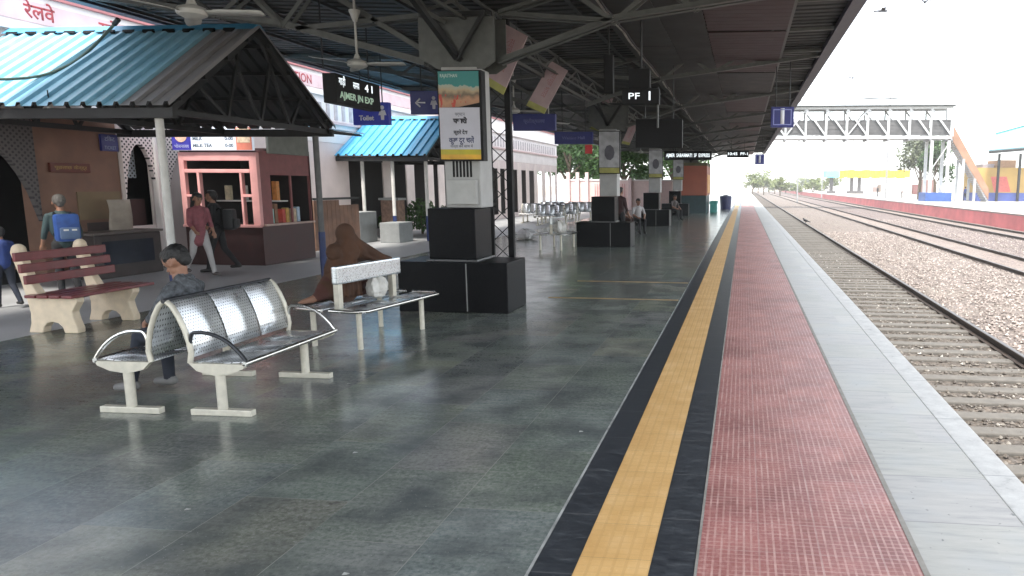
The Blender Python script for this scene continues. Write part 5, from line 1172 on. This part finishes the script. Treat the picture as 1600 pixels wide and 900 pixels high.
# birds
for i, (px_, py_, Y, s) in enumerate(((1379, 17, 22, .26), (1331, 122, 40, .26), (1446, 3, 26, .24))):
    p = at(px_, py_, Y); o = T("bird", ["bird with wings slanting high over the tracks", "small bird flying just above the footbridge", "bird at the top edge of the sky"][i], "bird", p, "birds in the sky", .8*i)
    BM = M("grey_bird", (.12, .12, .13), .8); pr = [(Vector((-.10, 0, 0))*1.3, Vector((.08, 0, 0))*1.3, .03, .04, 0), (Vector((.12, 0, .01)), Vector((.15, 0, .015)), .028, .012, 0), (Vector((-.14, 0, 0)), Vector((-.24, 0, -.01)), .022, .03, 0)]
    fuse("body", pr, [BM], o, .012)
    for sgn in (-1, 1):
        b = MB(); b.sheet([[(.06, .02*sgn, .01), (-.05, .02*sgn, .01)], [(.09, s*.5*sgn, .08), (-.05, s*.5*sgn, .07)], [(.0, s*sgn, .03), (-.05, s*sgn*.98, .025)]]); q = b.build("wing", BM, o, True, False); q.modifiers.new("t", 'SOLIDIFY').thickness = .01
# crow on the track side, dark against the rail
pcw = atz(1226, 349, -.78); o = T("crow", "black crow perched on the near rail beside the platform edge", "bird", (4.28, pcw.y, -.755), None, radians(200))
pr = [(Vector((-.10, 0, .16)), Vector((.08, 0, .22)), .07, .085, 0), (Vector((.12, 0, .27)), Vector((.15, 0, .32)), .055, .05, 0), (Vector((.19, 0, .315)), Vector((.26, 0, .295)), .022, .008, 0), (Vector((-.12, 0, .15)), Vector((-.34, 0, .08)), .045, .03, 0), (Vector((0, .035, .15)), Vector((.01, .035, .0)), .016, .012, 0), (Vector((0, -.035, .15)), Vector((.01, -.035, .0)), .016, .012, 0)]
fuse("body", pr, [M("crow_feathers", (.012, .012, .014), .5)], o, .012)
# green hose slung from the canopy edge
p = [at(185, 30, 11.0), at(172, 45, 11.0), at(140, 78, 10.7), at(105, 103, 10.3), at(60, 119, 9.9), at(0, 124, 9.4), at(-60, 120, 9.0), at(-160, 90, 8.2)]
sm = []
for i in range(len(p)-1):
    a, b_, c, d = p[max(0, i-1)], p[i], p[i+1], p[min(len(p)-1, i+2)]
    for t in [j/6 for j in range(6)]: sm.append(.5*((2*b_)+(c-a)*t+(2*a-5*b_+4*c-d)*t*t+(3*b_-a-3*c+d)*t**3))
ho = T("hose", "dull green hose sagging from the canopy edge over the blue shed roof", "hose", p[0])
MB().tube(sm+[p[-1]], .022, 8).build("pipe", M("dull_green_hose", (.10, .15, .12), .6), ho, True)
MB().tube(sm[:5], .038, 8).build("wrapped_end", DKST, ho, True)

# ------------------------------------------------------------------ trees and shrubs
def tree(label, x, y, z, h, cr, mat, seed, n=2600, leaf=.16, trunk=.35, shape=1.0, bare=.0, group="trees around the station", name="tree"):
    rg = random.Random(seed); t = T(name, label, "tree", (x, y, z), group)
    b = MB(); top = h*.55; pts = [(0, 0, 0)]
    for i in range(1, 6): pts.append((rg.uniform(-.1, .1)*i*.4, rg.uniform(-.1, .1)*i*.4, top*i/5))
    for i in range(5): b.cyl(pts[i], pts[i+1], trunk*(1-i*.14), trunk*(1-(i+1)*.14), 9, i in (0, 4))
    cl = []
    for i in range(11):
        a = i*2.4+rg.uniform(-.4, .4); s_ = Vector(pts[2+i % 4]); e = s_+Vector((cos(a)*cr*rg.uniform(.45, .85), sin(a)*cr*rg.uniform(.45, .85), h*rg.uniform(.12, .42)))
        e.z = min(e.z, h*.92); mid = s_.lerp(e, .5)+Vector((0, 0, .1*h)); b.cyl(s_, mid, trunk*.32, trunk*.2, 6, False); b.cyl(mid, e, trunk*.2, trunk*.06, 6, False)
        cl += [(e, cr*rg.uniform(.28, .46)), (mid, cr*rg.uniform(.2, .34))]
    b.build("trunk", BARK, t, True, False)
    for i in range(6):
        a = rg.uniform(0, 6.28); r = cr*rg.uniform(.0, .75); cl.append((Vector((cos(a)*r, sin(a)*r, h*rg.uniform(.55, .93))), cr*rg.uniform(.25, .42)))
    vs = []; fs = []
    for k_ in range(n):
        c, r = cl[int(rg.random()*len(cl))]; d = Vector((rg.gauss(0, 1), rg.gauss(0, 1), rg.gauss(0, 1))).normalized(); p_ = c+d*r*(rg.random()**.45)*Vector((1, 1, .8)).length/1.65; p_.z = c.z+(p_.z-c.z)*.8*shape
        u = Vector((rg.gauss(0, 1), rg.gauss(0, 1), rg.gauss(0, .7))).normalized(); w = u.cross(Vector((rg.gauss(0, 1), rg.gauss(0, 1), rg.gauss(0, 1)))).normalized(); L = leaf*rg.uniform(.6, 1.5); o_ = len(vs)
        vs += [p_-u*L, p_+w*L*.45, p_+u*L, p_-w*L*.45]; fs.append((o_, o_+1, o_+2, o_+3))
    me = bpy.data.meshes.new("crown"); me.from_pydata(vs, [], fs); me.materials.append(mat); c = bpy.data.objects.new("crown", me); COL.objects.link(c); c.parent = t
    return t
tree("dense dark green tree just beyond the white building's end", -15.0, 60, 0, 7.4, 4.2, LEAFD, 1, 5200, .20)
tree("green tree behind the second column's poster", -10.6, 62, 0, 6.6, 3.8, LEAFD, 2, 4600, .20)
tree("dark green tree farther right behind the boundary wall", -6.6, 66, 0, 6.8, 3.6, LEAFD, 3, 4200, .20)
tree("tall dark tree far behind the boundary wall", -18.5, 74, 0, 9.5, 5.0, LEAFD, 4, 4600, .26)
p = atz(1433, 305, .1); tree("bare-looking grey tree under the footbridge's right end", at(1437, 290, 98).x, 98, .1, 9.6, 3.4, LEAFG, 5, 4200, .2, .3)
p = atz(1457, 305, .1); tree("narrow fresh green tree beside the footbridge tower", at(1462, 270, 92).x, 92, .1, 8.4, 2.0, LEAFD, 6, 4200, .18, .22, 1.4)
rg = random.Random(21)
for i in range(15):
    px_ = 1176+i*8.6; Y = rg.uniform(190, 290); x = at(px_, 300, Y).x; hh = rg.uniform(3.4, 8.2)
    tree(["pale green scrubby tree far off where the tracks vanish", "dry yellowish tree far off where the tracks vanish"][i % 2]+", "+["%s of the row" % s for s in ("leftmost", "second", "third", "fourth", "fifth", "sixth", "seventh", "middle", "ninth", "tenth", "eleventh", "twelfth", "thirteenth", "fourteenth", "rightmost")][i], x, Y, -1.1, hh, hh*.5, [LEAFY, LEAFG, LEAFY][i % 3], 40+i, 700, .35, .2, 1, 0, "far trees at the vanishing point")
# potted and planted shrubs under the second shed
def shrub(label, x, y, h, r, mat, seed, n=700, leaf=.07):
    rg = random.Random(seed); t = T("shrub", label, "shrub", (x, y, 0), "shrubs under the second blue shed"); b = MB()
    for i in range(6): b.cyl((rg.uniform(-.05, .05), rg.uniform(-.05, .05), 0), (rg.uniform(-r, r)*.7, rg.uniform(-r, r)*.7, h*rg.uniform(.6, .95)), .02, .006, 5)
    b.build("stem", BARK, t, True, False); vs = []; fs = []
    for k_ in range(n):
        a = rg.uniform(0, 6.28); q = rg.random()**.5*r; p_ = Vector((cos(a)*q, sin(a)*q, h*rg.uniform(.15, 1)*(1-.3*q/r))); u = Vector((rg.gauss(0, 1), rg.gauss(0, 1), rg.gauss(0, 1))).normalized(); w = u.orthogonal().normalized(); L = leaf*rg.uniform(.6, 1.4); o_ = len(vs)
        vs += [p_-u*L, p_+w*L*.5, p_+u*L, p_-w*L*.5]; fs.append((o_, o_+1, o_+2, o_+3))
    me = bpy.data.meshes.new("foliage"); me.from_pydata(vs, [], fs); me.materials.append(mat); c = bpy.data.objects.new("foliage", me); COL.objects.link(c); c.parent = t
for i, (x, y, h, r, l) in enumerate(((-11.6, 24.6, 1.7, .45, "tall narrow shrub in front of the middle pink pillars"), (-10.9, 25.2, 1.3, .5, "bushy shrub left of the column's black box"), (-10.3, 24.0, .8, .45, "low leafy shrub at the edge of the planted strip"), (-12.2, 23.6, 1.1, .4, "small shrub by the brown brick pier"))):
    shrub(l, x, y, h*.85, r*1.15, LEAFD if i != 1 else LEAFG, 60+i)
o = T("brick_pier", "brown brick pier among the shrubs under the second blue shed", "pier", (-11.9, 22.9, 0))
MB().bbox(-12.2, -11.6, 22.8, 23.3, 0, 1.25, .015).build("pier_body", M("brown_brick", (.24, .15, .11), .8, var=.4, scale=9), o); MB().bbox(-12.25, -11.55, 22.75, 23.35, 1.255, 1.33, .01).build("cap", CONC, o)
# dust specks and litter on the platform
rg = random.Random(9)
lb = ["tiny white scrap of litter on the slate floor in front of the nearest bench", "white scrap on the floor near the pale joint line", "small pale scrap on the slate between bench and yellow strip", "pale scrap near the bottom edge of the floor", "scrap of paper beside the low steel bench"]
for i, (px_, py_) in enumerate(((293, 797), (908, 675), (555, 708), (540, 898), (545, 600))):
    p = atz(px_, py_, 0); b = MB(); b.sheet([[(p.x-.014, p.y-.008, .004), (p.x+.012, p.y-.010, .009)], [(p.x-.012, p.y+.008, .008), (p.x+.015, p.y+.009, .004)]]); o = b.build("paper_scrap", M("grubby_paper", (.36, .36, .34), .7)); o.modifiers.new("t", 'SOLIDIFY').thickness = .002
    tag(o, lb[i], "litter", "scraps on the platform")

# ------------------------------------------------------------------ sunlit dust in the air
hb = MB().box(-430, 430, -70, 710, -2.2, 24); hm = bpy.data.materials.new("haze"); hm.use_nodes = True; ht = hm.node_tree
ht.nodes.remove(ht.nodes["Principled BSDF"]); pv = ht.nodes.new("ShaderNodeVolumePrincipled"); pv.inputs["Color"].default_value = (.96, .97, .96, 1); pv.inputs["Density"].default_value = .0009
ht.links.new(pv.outputs[0], ht.nodes["Material Output"].inputs["Volume"])
ho_ = hb.build("haze", hm); ho_["kind"] = "stuff"
